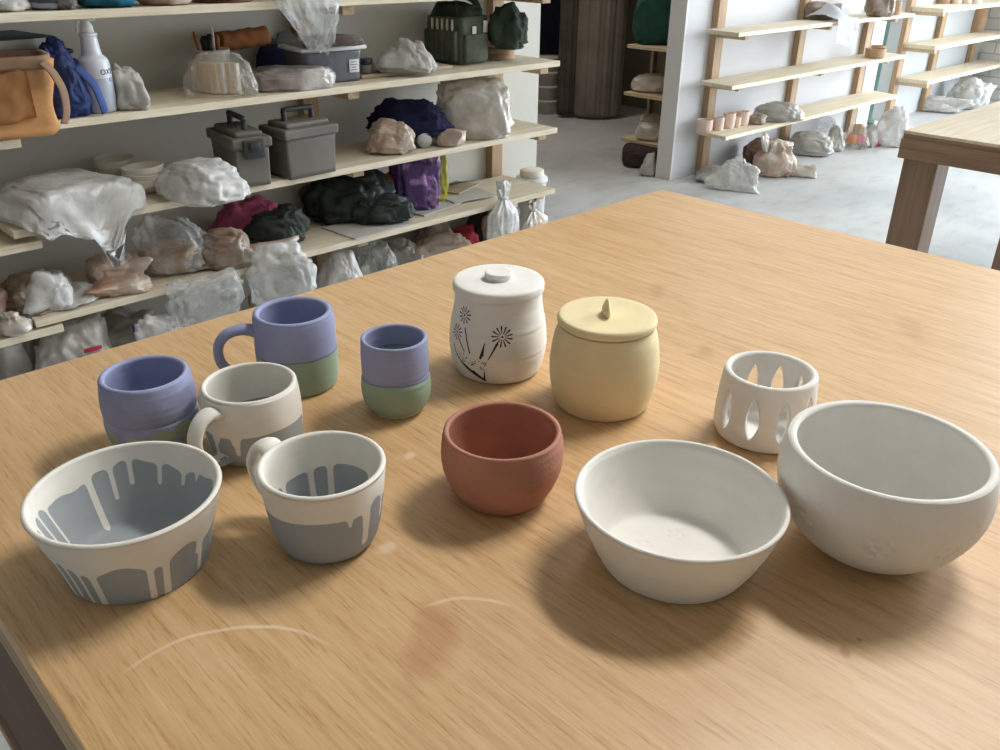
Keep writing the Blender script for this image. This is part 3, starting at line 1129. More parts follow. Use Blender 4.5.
C_MAGENTA = plain('magenta_cloth', (176, 88, 122), 0.8, 0.2, 8, 0.2, 300, 0.2)
C_TEAL = plain('teal_cloth', (34, 98, 122), 0.75, 0.2, 8, 0.2, 300, 0.2)
C_GREEN = plain('olive_green_canvas', (96, 102, 86), 0.85, 0.22, 10, 0.35, 320, 0.2)
C_DKGREEN = plain('dark_green_canvas', (62, 74, 62), 0.85, 0.22, 10, 0.35, 320, 0.2)
C_TAN = plain('tan_canvas', (208, 154, 102), 0.85, 0.12, 10, 0.3, 350, 0.2)
C_STRAP = plain('brown_grey_webbing', (146, 118, 96), 0.85, 0.12, 20, 0.3, 350, 0.2)
C_PURPLE = plain('purple_print_plastic', (98, 66, 120), 0.35, 0.5, 22, 0.2, 120, 0.5)
C_YELLOW = plain('lime_yellow_plastic', (176, 170, 60), 0.4, 0.2, 12, 0.1, 120, 0.5)
C_PAPER = plain('brown_kraft_paper', (150, 96, 58), 0.8, 0.2, 8, 0.2, 150, 0.2)
C_PAPERW = plain('grey_white_paper', (196, 192, 184), 0.8, 0.08, 12, 0.05, 200, 0.2)
C_RED = plain('red_plastic', (170, 40, 60), 0.5, 0.1)
C_PINKP = plain('pink_plastic', (226, 130, 130), 0.5, 0.1)
C_CLAY = plain('orange_clay', (186, 118, 82), 0.8, 0.12, 14, 0.2, 120, 0.2)
C_PALECLAY = plain('pale_pink_clay', (232, 208, 192), 0.8, 0.06, 20, 0.1, 200, 0.2)
C_TANCLAY = plain('tan_clay', (182, 150, 122), 0.8, 0.08, 20, 0.1, 200, 0.2)
C_CREAMW = plain('cream_bisque', (230, 222, 208), 0.75, 0.05, 20, 0.06, 200, 0.25)
C_AMMO = plain('grey_olive_plastic', (112, 106, 98), 0.6, 0.07, 12, 0.2, 260, 0.35)
C_HANDLE = plain('dark_handle_plastic', (52, 54, 54), 0.55, 0.1)
C_BLACKP = plain('black_plastic', (30, 31, 33), 0.45, 0.1)
C_WHITEP = plain('white_plastic', (226, 226, 226), 0.4, 0.03)
C_BLUEP = plain('blue_label', (40, 84, 170), 0.5, 0.1)
C_GREYW = plain('grey_curtain_sheet', (166, 158, 146), 0.75, 0.12, 5, 0.1, 60, 0.25)
C_DKROOM = plain('black_blue_void', (22, 26, 42), 0.6, 0.1)  # near-black colour standing for the darkness at the back of the room
C_BOARD = wood('hardboard', (176, 160, 136), 'x', 0.7, 0.1)


M_purple, nt, b, out = new_mat('printed_plastic')
nt.links.new(ramp(nt, noise_node(nt, coords(nt), 16, 3, 0.6), [(0.32, lin((44, 40, 84))), (0.44, lin((96, 60, 116))), (0.54, lin((80, 64, 124))), (0.64, lin((188, 140, 190)))]), b.inputs['Base Color'])
b.inputs['Roughness'].default_value = 0.35
# ------------------------------------------------------------------ soft things: bags and heaps
def ridge(p):
    return 1.0 - abs(noise.noise(p)) * 2.0


def soft_bm(w, d, h, seed, box=0.75, lump=0.14, crease=0.06, cf=3.2, top=1.0, flat=0.45, neck=None, sub=5, crump=0.085, vf=2.3, ears=0, ear=0.42):
    """crumpled soft body standing on z=0. top<1 narrows it upward; neck=(start, pinch, flare, lean_x, lean_y) gathers the mouth"""
    bm = bmesh.new()
    bmesh.ops.create_icosphere(bm, subdivisions=sub, radius=1.0)
    off = Vector((seed * 7.13, seed * 3.71, seed * 1.93))
    rr = random.Random(seed)
    tips = [Vector((rr.uniform(-1, 1), rr.uniform(-1, 0.3), rr.uniform(-0.25, 0.9))).normalized() for _ in range(ears)]
    for v in bm.verts:
        n = v.co.normalized()
        p = Vector([math.copysign(abs(c) ** box, c) for c in n])
        q = n * 1.3 + off
        disp = lump * noise.noise(q) + lump * 0.5 * noise.noise(n * 2.7 + off)
        wv = Vector((noise.noise(n * 2.1 + off * 1.3), noise.noise(n * 2.1 - off), noise.noise(n * 1.9 + off * 0.7)))
        s = n * cf + off + wv * 1.4
        disp += crease * (ridge(s) - 0.5) + crease * 0.35 * (ridge(s * 2.3) - 0.5)
        if crump:
            f1 = noise.voronoi(n * vf + off + wv * 0.35)[0][0]
            f2 = noise.voronoi(n * vf * 2.1 - off + wv * 0.3)[0][0]
            f3 = noise.voronoi(n * vf * 4.3 + off * 1.7)[0][0]
            disp += crump * (f1 - 0.4) * 2.2 + crump * (f2 - 0.4) * 1.1 + crump * (f3 - 0.4) * 0.45
        for e_ in tips:
            c_ = n.dot(e_)
            if c_ > 0.75:
                disp += ear * exp(-((1 - c_) / 0.045)) * (1 + 0.5 * noise.noise(n * 9 + off))
        p = p * (1 + disp)
        z = p.z
        if z < 0:
            z *= (1 - flat)
            z = max(z, -(1 - flat) * 0.86)
        zb = -(1 - flat) * 0.86
        t = (z - zb) / (1.05 - zb)
        k = 1.0 + (top - 1.0) * max(0.0, min(1.3, t))
        x, y = p.x * k, p.y * k
        lx = ly = 0.0
        if neck:
            st, pinch, flare, lx, ly = neck
            if t > st:
                u = (t - st) / (1.0 - st)
                th = 0.45
                if u < th:
                    g = 1 + (pinch - 1) * (u / th) ** 0.8
                else:
                    g = pinch + (flare - pinch) * ((u - th) / (1 - th)) ** 0.9
                a = atan2(y, x)
                g *= 1 + 0.22 * sin(a * 7 + seed) * min(1, u * 2)
                x, y = x * g, y * g
                x += lx * u
                y += ly * u
        v.co = Vector((x * w / 2, y * d / 2, t * h))
    bmesh.ops.recalc_face_normals(bm, faces=bm.faces[:])
    return bm


GB = 'bags and bundles on the long left shelves'
GF = 'bags on the floor under the long left shelves'
GR = 'bags on the floor by the right wall'


def soft(name, label, cat, bb, z, depth, mat, seed, group=None, parent=None, ymax=2.733, zmax=None, edge=None, y=None, rot=0.0, ymin=None, hf=1.13, over=False, xp=None, **kw):
    """a soft thing filling picture box bb=(x0,x1,y0,y1) and resting on height z (or at distance plane y)"""
    x0, x1, y0, y1 = bb
    xc = (x0 + x1) / 2
    if y is None:
        Pt = at(xc, y1, z) if (over or edge is not None) else rest(xc, y1, z)
        if xp is not None:
            Pt = atx(xc, y1, xp)
            Pt.z = z
    else:
        Pt = aty(xc, (y0 + y1) / 2, y)
        Pt.z = z
    m = mpp((Pt.x, Pt.y, z + 0.05))
    hd = Vector((Pt.x, Pt.y, 0)).normalized()
    dist = sqrt(Pt.x ** 2 + Pt.y ** 2)
    w = (x1 - x0) * m
    e = atan2(1.25 - z - 0.05, dist)
    if y is None:
        h = max(0.02, ((y1 - y0) * m - depth * sin(e)) / cos(e))
        h *= hf
        c = Pt + hd * (depth / 2)
    else:
        h = max(0.02, aty(xc, y0, y).z - z)
        c = Pt
    if 'polythene' in mat.name and 'ears' not in kw:
        kw['ears'] = 3
    bm = soft_bm(w, depth, h, seed, **kw)
    a = atan2(hd.y, hd.x) - pi / 2 + rot
    ca, sa = cos(a), sin(a)
    for v in bm.verts:
        X = c.x + v.co.x * ca - v.co.y * sa
        Y = c.y + v.co.x * sa + v.co.y * ca
        Z = z + 0.0015 + v.co.z
        if Y > ymax:
            Y = ymax - 0.002 * (Y - ymax)
        if ymin is not None and Y < ymin:
            Y = ymin + 0.1 * (Y - ymin)
        if zmax and Z > zmax - 0.006:
            Z = zmax - 0.006 - 0.01 * min(1.0, Z - zmax + 0.006)
        if edge is not None and Y < edge - 0.004:
            t = (Z - z) * 0.45
            s = edge - 0.004 - Y
            r0 = 0.012
            if s < r0 * pi / 2:
                al = s / r0
                Y, Z = edge - 0.004 - (r0 * 0.6 + t) * sin(al), z - r0 * 0.6 + (r0 * 0.6 + t) * cos(al) + 0.002
            else:
                Y, Z = edge - 0.004 - (r0 * 0.6 + t), z - r0 * 0.6 - (s - r0 * pi / 2)
        v.co = Vector((X - c.x, Y - c.y, Z - z))
    o = obj(name, bm, mat, parent)
    o.location = (c.x, c.y, z)
    tag(o, label, cat, group)
    return o


def face_box(bb, z, depth, yaw=0.0):
    """metres (w, h, centre) for a boxy thing filling a picture box"""
    x0, x1, y0, y1 = bb
    Pt = at((x0 + x1) / 2, y1, z)
    m = mpp((Pt.x, Pt.y, z + 0.05))
    return (x1 - x0) * m, (y1 - y0) * m, Pt


# ================================================================== top shelf (only its lowest part is in the picture)
soft('plastic_bag', 'white plastic bag at the left end of the top shelf', 'bag', (-14, 28, -30, 20), S1, 0.16, P_WHITE, 1, GB, sub=4)
P = rest(44, 14, S1)
o = obj('striped_pot', lathe_bm([(0.0, 0.001), (0.034, 0.0)] + [(p.x, p.y) for p in spline([(0.037, 0.002, 0), (0.047, 0.02, 0), (0.052, 0.05, 0), (0.050, 0.085, 0), (0.044, 0.11, 0)], 5)] + [(0.039, 0.108), (0.044, 0.06), (0.038, 0.015), (0.0, 0.01)], 40), None)
m, nt, b, out = new_mat('blue_white_striped_glaze')
wv = N(nt, 'ShaderNodeTexWave', bands_direction='Z')
wv.inputs['Scale'].default_value = 14
wv.inputs['Distortion'].default_value = 1.5
nt.links.new(coords(nt), wv.inputs['Vector'])
nt.links.new(ramp(nt, wv.outputs['Fac'], [(0.3, lin((52, 58, 74))), (0.7, lin((150, 154, 160)))]), b.inputs['Base Color'])
b.inputs['Roughness'].default_value = 0.4
o.data.materials.append(m)
o.location = (P.x + 0.03, P.y + 0.056, S1 + 0.0005)
tag(o, 'blue and white banded pot on the top shelf', 'pot')
soft('fabric_pouch', 'small grey speckled pouch beside the banded pot', 'pouch', (58, 78, -14, 13), S1, 0.07, plain('grey_speckle_fabric', (120, 112, 108), 0.8, 0.4, 60, 0.2), 3, GB, sub=4, lump=0.05)
soft('folded_cloth', 'teal folded cloth on the top shelf', 'cloth', (78, 138, -22, 11), S1, 0.16, C_TEAL, 4, GB, sub=4, crease=0.04, lump=0.06)
soft('clay_bag', 'tan and brown wrapped lump on the top shelf', 'bag', (138, 192, -24, 10), S1, 0.15, P_ORANGE, 5, GB, sub=4)
soft('plastic_bag', 'crumpled white plastic bag lying on the brown round board, top shelf', 'bag', (196, 246, -12, 8), S1 + 0.008, 0.12, P_WHITE, 6, GB, sub=4, crease=0.1)
P = rest(232, 9, S1)
o = obj('round_board', lathe_bm([(0.0, 0.0), (0.085, 0.0), (0.09, 0.003), (0.088, 0.006), (0.0, 0.006)], 48), plain('brown_hardboard', (128, 86, 58), 0.6, 0.15))
o.location = (P.x + 0.02, P.y + 0.095, S1 + 0.0005)
tag(o, 'thin brown round board on the top shelf', 'board')
# big clear bag hanging down over the front edge
Pt = aty(300, 10, 2.385)
bm = soft_bm(0.27, 0.40, 0.085, 7, box=0.8, lump=0.2, crease=0.10, cf=2.0, sub=5, crump=0.1)
for v in bm.verts:
    x, y, z = v.co
    k = 1.0 if y > 0 else max(0.25, 1.0 + y * 3.6)
    X, Y, Z = Pt.x + x * k + (0.035 if y < 0 else 0) * min(1, -y * 6 if y < 0 else 0), 2.42 + y + 0.03, z
    if Y < FY:
        s = FY - Y
        t = Z * 0.7
        Y, Z = FY - 0.004 - min(s, 0.012) * 0.4 - t * min(1, s / 0.02), Z * max(0.0, 1 - s / 0.02) - max(0, s - 0.008) * 1.12
    v.co = Vector((X - Pt.x, Y - 2.4, Z))
o = obj('plastic_bag', bm, P_CLEAR)
o.location = (Pt.x, 2.4, S1 + 0.002)
tag(o, 'large clear plastic bag hanging from the top shelf edge', 'bag', GB)

# ================================================================== second shelf
# tan canvas tote
def wall_loop(bm, pts, z):
    return [bm.verts.new((p[0], p[1], z)) for p in pts]


def rrect(w, d, r, n=5):
    out = []
    for cx, cy, a0 in ((w / 2 - r, d / 2 - r, 0), (-w / 2 + r, d / 2 - r, pi / 2), (-w / 2 + r, -d / 2 + r, pi), (w / 2 - r, -d / 2 + r, 3 * pi / 2)):
        for k in range(n + 1):
            a = a0 + pi / 2 * k / n
            out.append((cx + r * cos(a), cy + r * sin(a)))
    return out


def tub_bm(w, d, h, r, t, taper=0.92, nz=8, lumpy=0.0, seed=0):
    """open-topped soft or rigid container with rounded corners"""
    bm = bmesh.new()
    loops = []
    seq = [(k / nz, 0) for k in range(nz + 1)] + [(1 - k / nz, 1) for k in range(nz + 1)]
    for f, inner in seq:
        sc = taper + (1 - taper) * f
        ww, dd = w * sc - 2 * t * inner, d * sc - 2 * t * inner
        z = max(h * f, t if inner else 0)
        pts = rrect(ww, dd, max(0.004, r - t * inner))
        loop = []
        for px, py in pts:
            q = Vector((px * 9, py * 9, z * 9 + seed))
            dz = lumpy * noise.noise(q) * (1 if not inner else 0.6)
            nrm = Vector((px, py, 0)).normalized()
            loop.append(bm.verts.new((px + nrm.x * dz, py + nrm.y * dz, z + lumpy * 0.7 * noise.noise(q * 0.6 + Vector((5, 5, 5))) * f)))
        loops.append(loop)
    for a, b in zip(loops, loops[1:]):
        for k in range(len(a)):
            j = (k + 1) % len(a)
            bm.faces.new((a[k], a[j], b[j], b[k]))
    bm.faces.new(loops[0][::-1])
    bm.faces.new(loops[-1])
    bmesh.ops.recalc_face_normals(bm, faces=bm.faces[:])
    return bm


P = aty(24, 128, 2.42)
tb = empty('tote_bag', (P.x - 0.040, 2.425, S2 + 0.001), radians(-10))
tag(tb, 'tan canvas tote bag standing open at the left end of the second shelf', 'bag')
bm = tub_bm(0.240, 0.15, 0.156, 0.03, 0.006, 0.97, 14, 0.026, 3)
for v in bm.verts:
    if v.co.y < -0.035 and v.co.z < 0.08:
        k = (-0.035 - v.co.y) / 0.04
        v.co.z -= 0.024 * min(1.2, k) * (1 - v.co.z / 0.08)
        v.co.y -= 0.006 * k
    v.co.y -= 0.010 * noise.noise(Vector((v.co.x * 16, 3, v.co.z * 26)))
obj('body', bm, C_TAN, tb)
bm = bmesh.new()
nx, nz = 16, 12
g = [[bm.verts.new((-0.095 + 0.16 * i / nx, -0.083 - 0.010 * noise.noise(Vector((i * 0.3, 3, j * 0.3))) - 0.006 * sin(pi * i / nx), 0.018 + 0.115 * j / nz + 0.006 * sin(i * 0.5))) for i in range(nx + 1)] for j in range(nz + 1)]
for j in range(nz):
    for i in range(nx):
        bm.faces.new((g[j][i], g[j][i + 1], g[j + 1][i + 1], g[j + 1][i]))
bmesh.ops.solidify(bm, geom=bm.faces[:], thickness=0.005)
obj('front_pocket', bm, C_TAN, tb)
rb = tub_bm(0.252, 0.162, 0.030, 0.034, 0.014, 1.0, 4, 0.012, 6)
obj('rim_band', rb, C_STRAP, tb).location = (0, 0, 0.132)
path = spline([(0.100, -0.089, 0.150), (0.119, -0.098, 0.125), (0.133, -0.098, 0.080), (0.131, -0.092, 0.030), (0.121, -0.088, 0.004)], 6)
obj('strap', tube_bm(path, 1.0, 8, flat=(0.013, 0.0022), side=(0.8, 0.6, 0)), C_STRAP, tb)
Pb = aty(12, 45, 2.60)
bx = empty('storage_box', (0.72, 2.61, S2 + 0.001))
tag(bx, 'dark storage box behind the tan tote bag', 'box')
hb = Pb.z - S2 - 0.012
obj('body', tub_bm(0.30, 0.16, hb - 0.012, 0.012, 0.006), C_BLACKP, bx)
obj('lid', box((0, 0, hb - 0.006), (0.31, 0.17, 0.011), 0.004), C_BLACKP, bx)
Pe = aty(47, 44, 2.55)
bk = empty('ring_binder', (Pe.x - 0.155, 2.60, S2 + 0.002 + hb), radians(8))
tag(bk, 'dark teal hardback book lying on the box behind the tote bag', 'book')
obj('front_cover', box((0, 0, 0.033), (0.30, 0.21, 0.004), 0.001), plain('dark_teal_cover', (22, 62, 72), 0.5, 0.1), bk)
obj('back_cover', box((0, 0, 0.002), (0.30, 0.21, 0.004), 0.001), plain('dark_teal_back', (22, 60, 70), 0.5, 0.1), bk)
obj('pages', box((0.002, -0.002, 0.0175), (0.286, 0.20, 0.0265), 0.002), C_PAPERW, bk)

o = soft('backpack', 'dark blue nylon backpack between the tote bag and the spray bottle', 'backpack', (44, 93, 50, 121), S2, 0.15, C_BLUE, 11, None, rot=0.15, crease=0.12, cf=2.2, lump=0.2, top=0.7, box=0.85)
path = spline([(0.02, -0.075, 0.125), (0.045, -0.10, 0.085), (0.058, -0.098, 0.04), (0.066, -0.088, 0.010)], 6)
obj('shoulder_strap', tube_bm(path, 1.0, 8, flat=(0.012, 0.003), side=(1, 0.4, 0.4)), plain('light_blue_strap', (58, 80, 140), 0.7, 0.1), o)

# spray bottle
P = at(103, 114, S2)
hd = Vector((P.x, P.y, 0)).normalized()
sb = empty('spray_bottle', (P.x + hd.x * 0.038, P.y + hd.y * 0.038, S2 + 0.001), atan2(hd.y, hd.x) - pi / 2)
tag(sb, 'translucent white spray bottle with black lettering, half full', 'bottle')
m_b, nt, b, out = new_mat('translucent_bottle_plastic')
sp = N(nt, 'ShaderNodeSeparateXYZ')
tc = N(nt, 'ShaderNodeTexCoord')
nt.links.new(tc.outputs['Object'], sp.inputs[0])
mr = N(nt, 'ShaderNodeMapRange')
mr.inputs['From Min'].default_value = 0.086
mr.inputs['From Max'].default_value = 0.089
nt.links.new(sp.outputs[2], mr.inputs['Value'])
nt.links.new(mixc(nt, mr.outputs[0], lin((172, 178, 190)), lin((206, 208, 214))), b.inputs['Base Color'])
b.inputs['Roughness'].default_value = 0.35
b.inputs['Subsurface Weight'].default_value = 0.2
b.inputs['Subsurface Radius'].default_value = (0.02, 0.02, 0.02)
prof = [(0.0, 0.002), (0.034, 0.0)] + [(p.x, p.y) for p in spline([(0.0385, 0.004, 0), (0.0400, 0.03, 0), (0.0395, 0.10, 0), (0.0385, 0.122, 0), (0.0350, 0.133, 0), (0.0268, 0.141, 0), (0.0240, 0.150, 0), (0.0205, 0.184, 0), (0.0222, 0.189, 0), (0.0220, 0.194, 0), (0.0150, 0.198, 0)], 5)] + [(0.0, 0.198)]
obj('bottle', lathe_bm(prof, 40), m_b, sb)
tr = obj('spray_head', lathe_bm([(0.0, 0.196), (0.0165, 0.196), (0.0155, 0.212), (0.0100, 0.220), (0.0090, 0.2255), (0.0, 0.2255)], 24), C_WHITEP, sb)
obj('nozzle', box((0.002, -0.004, 0.2290), (0.046, 0.017, 0.010), 0.004), C_WHITEP, tr)
obj('trigger', tube_bm(spline([(-0.016, -0.006, 0.226), (-0.022, -0.008, 0.215), (-0.022, -0.008, 0.205), (-0.026, -0.008, 0.196)], 5), 0.0035, 8), C_WHITEP, tr)


def lettering(txt, size, parent, mat, loc, rot, name='lettering', bend=None):
    cu = bpy.data.curves.new('txt', 'FONT')
    cu.body = txt
    cu.size = size
    cu.extrude = 0.0004
    cu.align_x = 'CENTER'
    tmp = bpy.data.objects.new('txt', cu)
    COL.objects.link(tmp)
    dg = bpy.context.evaluated_depsgraph_get()
    me = bpy.data.meshes.new_from_object(tmp.evaluated_get(dg))
    bpy.data.objects.remove(tmp)
    bpy.data.curves.remove(cu)
    me.materials.clear()
    me.materials.append(mat)
    if bend:
        R, a0 = bend
        for v in me.vertices:
            a = a0 + v.co.x / R
            v.co = Vector(((R + v.co.z) * sin(a), -(R + v.co.z) * cos(a), v.co.y))
    o = bpy.data.objects.new(name, me)
    COL.objects.link(o)
    o.parent = parent
    o.location = loc
    o.rotation_euler = rot
    return o


lettering('OXY', 0.019, sb, C_BLACKP, (0, 0, 0.096), (0, 0, 0), bend=(0.0400, 0.82))
lettering('C', 0.013, sb, C_BLACKP, (0, 0, 0.078), (0, 0, 0), bend=(0.0402, 0.98))

soft('plastic_bag', 'clear bag of white tools right of the spray bottle', 'bag', (116, 151, 71, 112), S2, 0.11, P_GREY, 13, GB, top=0.6, crease=0.1, sub=4)

# brush tub
P = at(200, 84, S2)
tb = empty('brush_tub', (P.x - 0.01, 2.60, S2 + 0.001))
tag(tb, 'round plastic tub holding wooden tools, behind the wrapped wood slabs', 'tub')
obj('tub', lathe_bm([(0.0, 0.0), (0.046, 0.0), (0.052, 0.10), (0.0545, 0.104), (0.0545, 0.116), (0.0515, 0.116), (0.049, 0.10), (0.044, 0.006), (0.0, 0.006)], 40), plastic('clear_tub', (200, 198, 190), .8, 1), tb)
for k, (dx, dy, lx, ly, L, mt_, r) in enumerate(((-0.03, 0, -0.030, 0, 0.165, C_PAPER, 0.006), (-0.01, 0.01, 0.01, 0.0, 0.155, C_BLACKP, 0.012), (0.01, -0.01, 0.0, -0.01, 0.175, C_CREAMW, 0.003), (0.022, 0.01, 0.02, 0.01, 0.15, C_PAPER, 0.009), (0.0, 0.025, -0.01, 0.0, 0.15, C_BLACKP, 0.014))):
    t_ = obj('modelling_tool', tube_bm([(0, 0, 0.008), (lx * 0.5, ly * 0.5, L * 0.5), (lx * 0.9, ly * 0.9, L * 0.92), (lx, ly, L)], [r * 0.7, r * 0.8, r, r * 0.5], 8), mt_)
    t_.location = (P.x - 0.01 + dx * 0.6, 2.60 + dy * 0.6, S2 + 0.003)
    tag(t_, ['slanting brown handled tool in the round tub', 'dark tool upright in the round tub', 'thin pale stick rising from the round tub', 'brown tool at the right of the round tub', 'thick dark tool at the back of the round tub'][k], 'tool', 'tools standing in the round tub')

# wood slabs in a clear bag
P = at(228, 96, S2)
a = radians(-40)
for k in range(4):
    o = obj('clay_slab', box((0, 0, 0.044), (0.105, 0.016, 0.086), 0.003), C_CREAMW if k % 2 else wood('slab_wood_%d' % k, (214, 190, 156), 'z', 0.7, 0.12))
    o.location = (P.x - 0.045 + 0.021 * k * cos(a) + 0.02, P.y + 0.080 - 0.021 * k * 0.55, S2 + 0.002)
    o.rotation_euler = (0, 0, radians(-72))
    tag(o, ['cream slab in the clear bag, farthest left of four', 'second cream slab in the clear bag', 'third cream slab in the clear bag', 'cream slab in the clear bag, nearest the open end'][k], 'slab', 'slabs wrapped in a clear bag')
soft('plastic_bag', 'clear plastic bag wrapped over the cream slabs', 'bag', (186, 260, 57, 99), S2, 0.13, plastic('clear_wrap', (224, 218, 206), 0.08, 0.38, 0.2), 14, GB, box=0.6, crease=0.05, lump=0.06, top=0.7)

P = at(250, 70, S2)
soft('cloth_bundle', 'dark navy cloth bundle behind the plastic wrapped slab', 'cloth', (231, 270, 44, 74), S2, 0.10, C_NAVY, 15, GB, sub=4, ymax=2.70)
soft('cloth_bundle', 'olive grey cloth bundle left of the lidded plastic tub', 'cloth', (260, 294, 38, 75), S2, 0.10, plain('grey_olive_cloth', (104, 102, 92), 0.85, 0.2, 9, 0.2), 16, GB, sub=4, ymax=2.70)
Pp = aty(248, 40, 2.62)
bm = tube_bm(spline([(-0.085, 0.0, 0.0), (-0.03, 0.004, 0.002), (0.03, 0, 0.006), (0.085, 0.003, 0.009)], 6), 0.029, 18)
for v in bm.verts:
    v.co += v.co.normalized() * 0.006 * noise.noise(v.co * 40)
o = obj('paper_roll', bm, C_PAPER)
o.location = (Pp.x, 2.655, S2 + 0.128)
tag(o, 'brown crumpled paper roll lying on the cloth bundles, behind the tool tub', 'paper')
soft('wrapped_slab', 'flat clay slab in clear plastic, in front of the lidded tub', 'slab', (254, 336, 71, 96), S2, 0.16, plastic('wrap_over_grey_slab', (192, 184, 178), .8, 1, .25, content=(150, 136, 130)), 17, GB, box=0.5, lump=0.05, crease=0.04, ymin=FY + 0.004)

# lidded plastic tub
P = at(352, 82, S2)
tb = empty('plastic_tub', (P.x - 0.048, P.y + 0.085, S2 + 0.001), radians(-6))
tag(tb, 'clear grey plastic tub with white lid and a paper label', 'tub')
obj('body', tub_bm(0.215, 0.15, 0.098, 0.022, 0.004, 0.93), plastic('smoky_tub', (110, 112, 118), 0.85, 0.95, 0.3), tb)
l = obj('lid', box((0, 0, 0.104), (0.236, 0.170, 0.014), 0.006), C_WHITEP, tb)
obj('lid_panel', box((0, 0, 0.1125), (0.20, 0.135, 0.006), 0.003), plain('grey_lid', (150, 148, 144), 0.6, 0.1), l)
lb = obj('label', box((0.070, -0.0755, 0.048), (0.036, 0.0015, 0.040), 0.0005), plain('paper_label', (222, 224, 228), 0.6, 0.03), tb)
bm = bmesh.new()
for k, wd in enumerate((0.020, 0.024, 0.016, 0.022)):
    box_bm(bm, (0.070, -0.0765, 0.060 - 0.008 * k), (wd, 0.0006, 0.002))
obj('printed_lines', bm, plain('label_ink', (110, 112, 118), 0.7, 0.05), lb)
soft('folded_cloth', 'flat grey brown mat lying on the tub lid', 'mat', (306, 362, 36, 47), S2 + 0.119, 0.10, plain('brown_grey_mat', (112, 102, 94), 0.85, 0.15), 18, None, sub=4, box=0.5, crease=0.02, lump=0.04)

# board with wrapped ware and jar
P0, P1 = at(360, 80, S2), at(455, 69, S2)
o = obj('ware_board', box((0, 0, 0.006), (0.40, 0.22, 0.012), 0.002), C_BOARD)
o.location = ((P0.x + P1.x) / 2 + 0.0, P0.y + 0.112, S2 + 0.001)
tag(o, 'thin brown ware board under a plastic wrap, left of the green tool bag', 'board')
P = at(371, 74, S2 + 0.013)
jr = empty('ink_jar', (P.x, P.y + 0.03, S2 + 0.0135))
tag(jr, 'small glass jar with dark lid on the ware board', 'jar')
obj('glass', lathe_bm([(0.0, 0.0), (0.022, 0.0), (0.025, 0.004), (0.025, 0.026), (0.022, 0.03), (0.0, 0.03)], 28), plastic('jar_glass', (126, 122, 118), .8, .95, .15), jr)
obj('lid', lathe_bm([(0.0, 0.0285), (0.0245, 0.0285), (0.0255, 0.031), (0.0255, 0.044), (0.0235, 0.046), (0.0, 0.046)], 28), plain('dark_blue_lid', (48, 52, 66), 0.4, 0.1), jr)
soft('wrapped_slab', 'low wrinkled plastic over clay tiles on the ware board', 'bag', (372, 440, 45, 74), S2 + 0.013, 0.15, P_GREY, 19, GB, box=0.7, top=0.45, crease=0.06, rot=-0.1, crump=0.12)

# green tool bag
P = at(460, 66, S2)
TBR = radians(4)
tb = empty('tool_bag', (P.x + 0.075, P.y + 0.098, S2 + 0.001), TBR)
tag(tb, 'olive green canvas tool bag full of brushes with webbing handles', 'bag')
obj('body', tub_bm(0.150, 0.19, 0.165, 0.022, 0.008, 0.97, 10, 0.014, 9), C_GREEN, tb)
bm = bmesh.new()
box_bm(bm, (-0.004, -0.0985, 0.056), (0.125, 0.020, 0.10), 0.008)
for v in bm.verts:
    v.co += Vector((0, 0.006 * noise.noise(v.co * 22), 0.004 * noise.noise(v.co * 18)))
obj('end_pocket', bm, C_GREEN, tb)
bm = bmesh.new()
for k in range(6):
    box_bm(bm, (-0.0885, -0.068 + 0.027 * k, 0.065), (0.020, 0.0255, 0.105), 0.004)
obj('side_pocket', bm, C_GREEN, tb)
for k in range(5):
    br = obj('paint_brush', tube_bm([(0, 0, 0), (0, 0, 0.10), (0, 0, 0.115), (0, 0, 0.14)], [0.003, 0.004, 0.0055, 0.004], 8), C_CREAMW)
    mw = Matrix.Rotation(TBR, 4, 'Z') @ Vector((-0.0830, -0.056 + 0.026 * k, 0.0))
    br.location = (tb.location.x + mw.x, tb.location.y + mw.y, S2 + 0.017)
    tag(br, ['pale brush handle in the tool bag pocket nearest the front', 'second pale brush handle in the tool bag side', 'third pale brush handle in the tool bag side', 'fourth pale brush handle in the tool bag side', 'rearmost pale brush handle in the tool bag side'][k], 'brush', 'brush handles in the side of the green tool bag')
for s in (-1, 1):
    path = spline([(s * 0.066, -0.060, 0.150), (s * 0.052, -0.048, 0.205), (s * 0.030, -0.01, 0.228), (s * 0.036, 0.045, 0.212), (s * 0.066, 0.068, 0.150)], 7)
    obj('handle', tube_bm(path, 1.0, 8, flat=(0.012, 0.003), side=(0.2, 0, 1)), C_DKGREEN, tb)
bm = soft_bm(0.135, 0.17, 0.085, 21, crease=0.12, sub=4)
obj('top_flap', bm, C_DKGREEN, tb).location = (0, 0, 0.125)
obj('tag', box((0.046, -0.1005, 0.128), (0.022, 0.003, 0.042), 0.001), C_CREAMW, tb)
obj('tag', box((-0.016, -0.1025, 0.119), (0.022, 0.003, 0.026), 0.001), C_CREAMW, tb)

P = at(505, 61, S2)
tb = empty('round_tin', (P.x + 0.028, P.y + 0.062, S2 + 0.001))
tag(tb, 'round tan box under a dark green cloth bag, right end of the second shelf', 'box')
obj('body', lathe_bm([(0.0, 0.0), (0.058, 0.0), (0.060, 0.003), (0.060, 0.024), (0.0, 0.024)], 40), C_TANCLAY, tb)
obj('lid', lathe_bm([(0.0, 0.0245), (0.061, 0.0245), (0.062, 0.027), (0.062, 0.044), (0.059, 0.047), (0.0, 0.047)], 40), C_TANCLAY, tb)
soft('cloth_bag', 'dark green drawstring bag slumped on the round tan box', 'bag', (490, 524, 15, 50), S2 + 0.048, 0.10, C_DKGREEN, 23, GB, crease=0.10, lump=0.30, sub=5, cf=1.3, crump=0.16, vf=1.5)

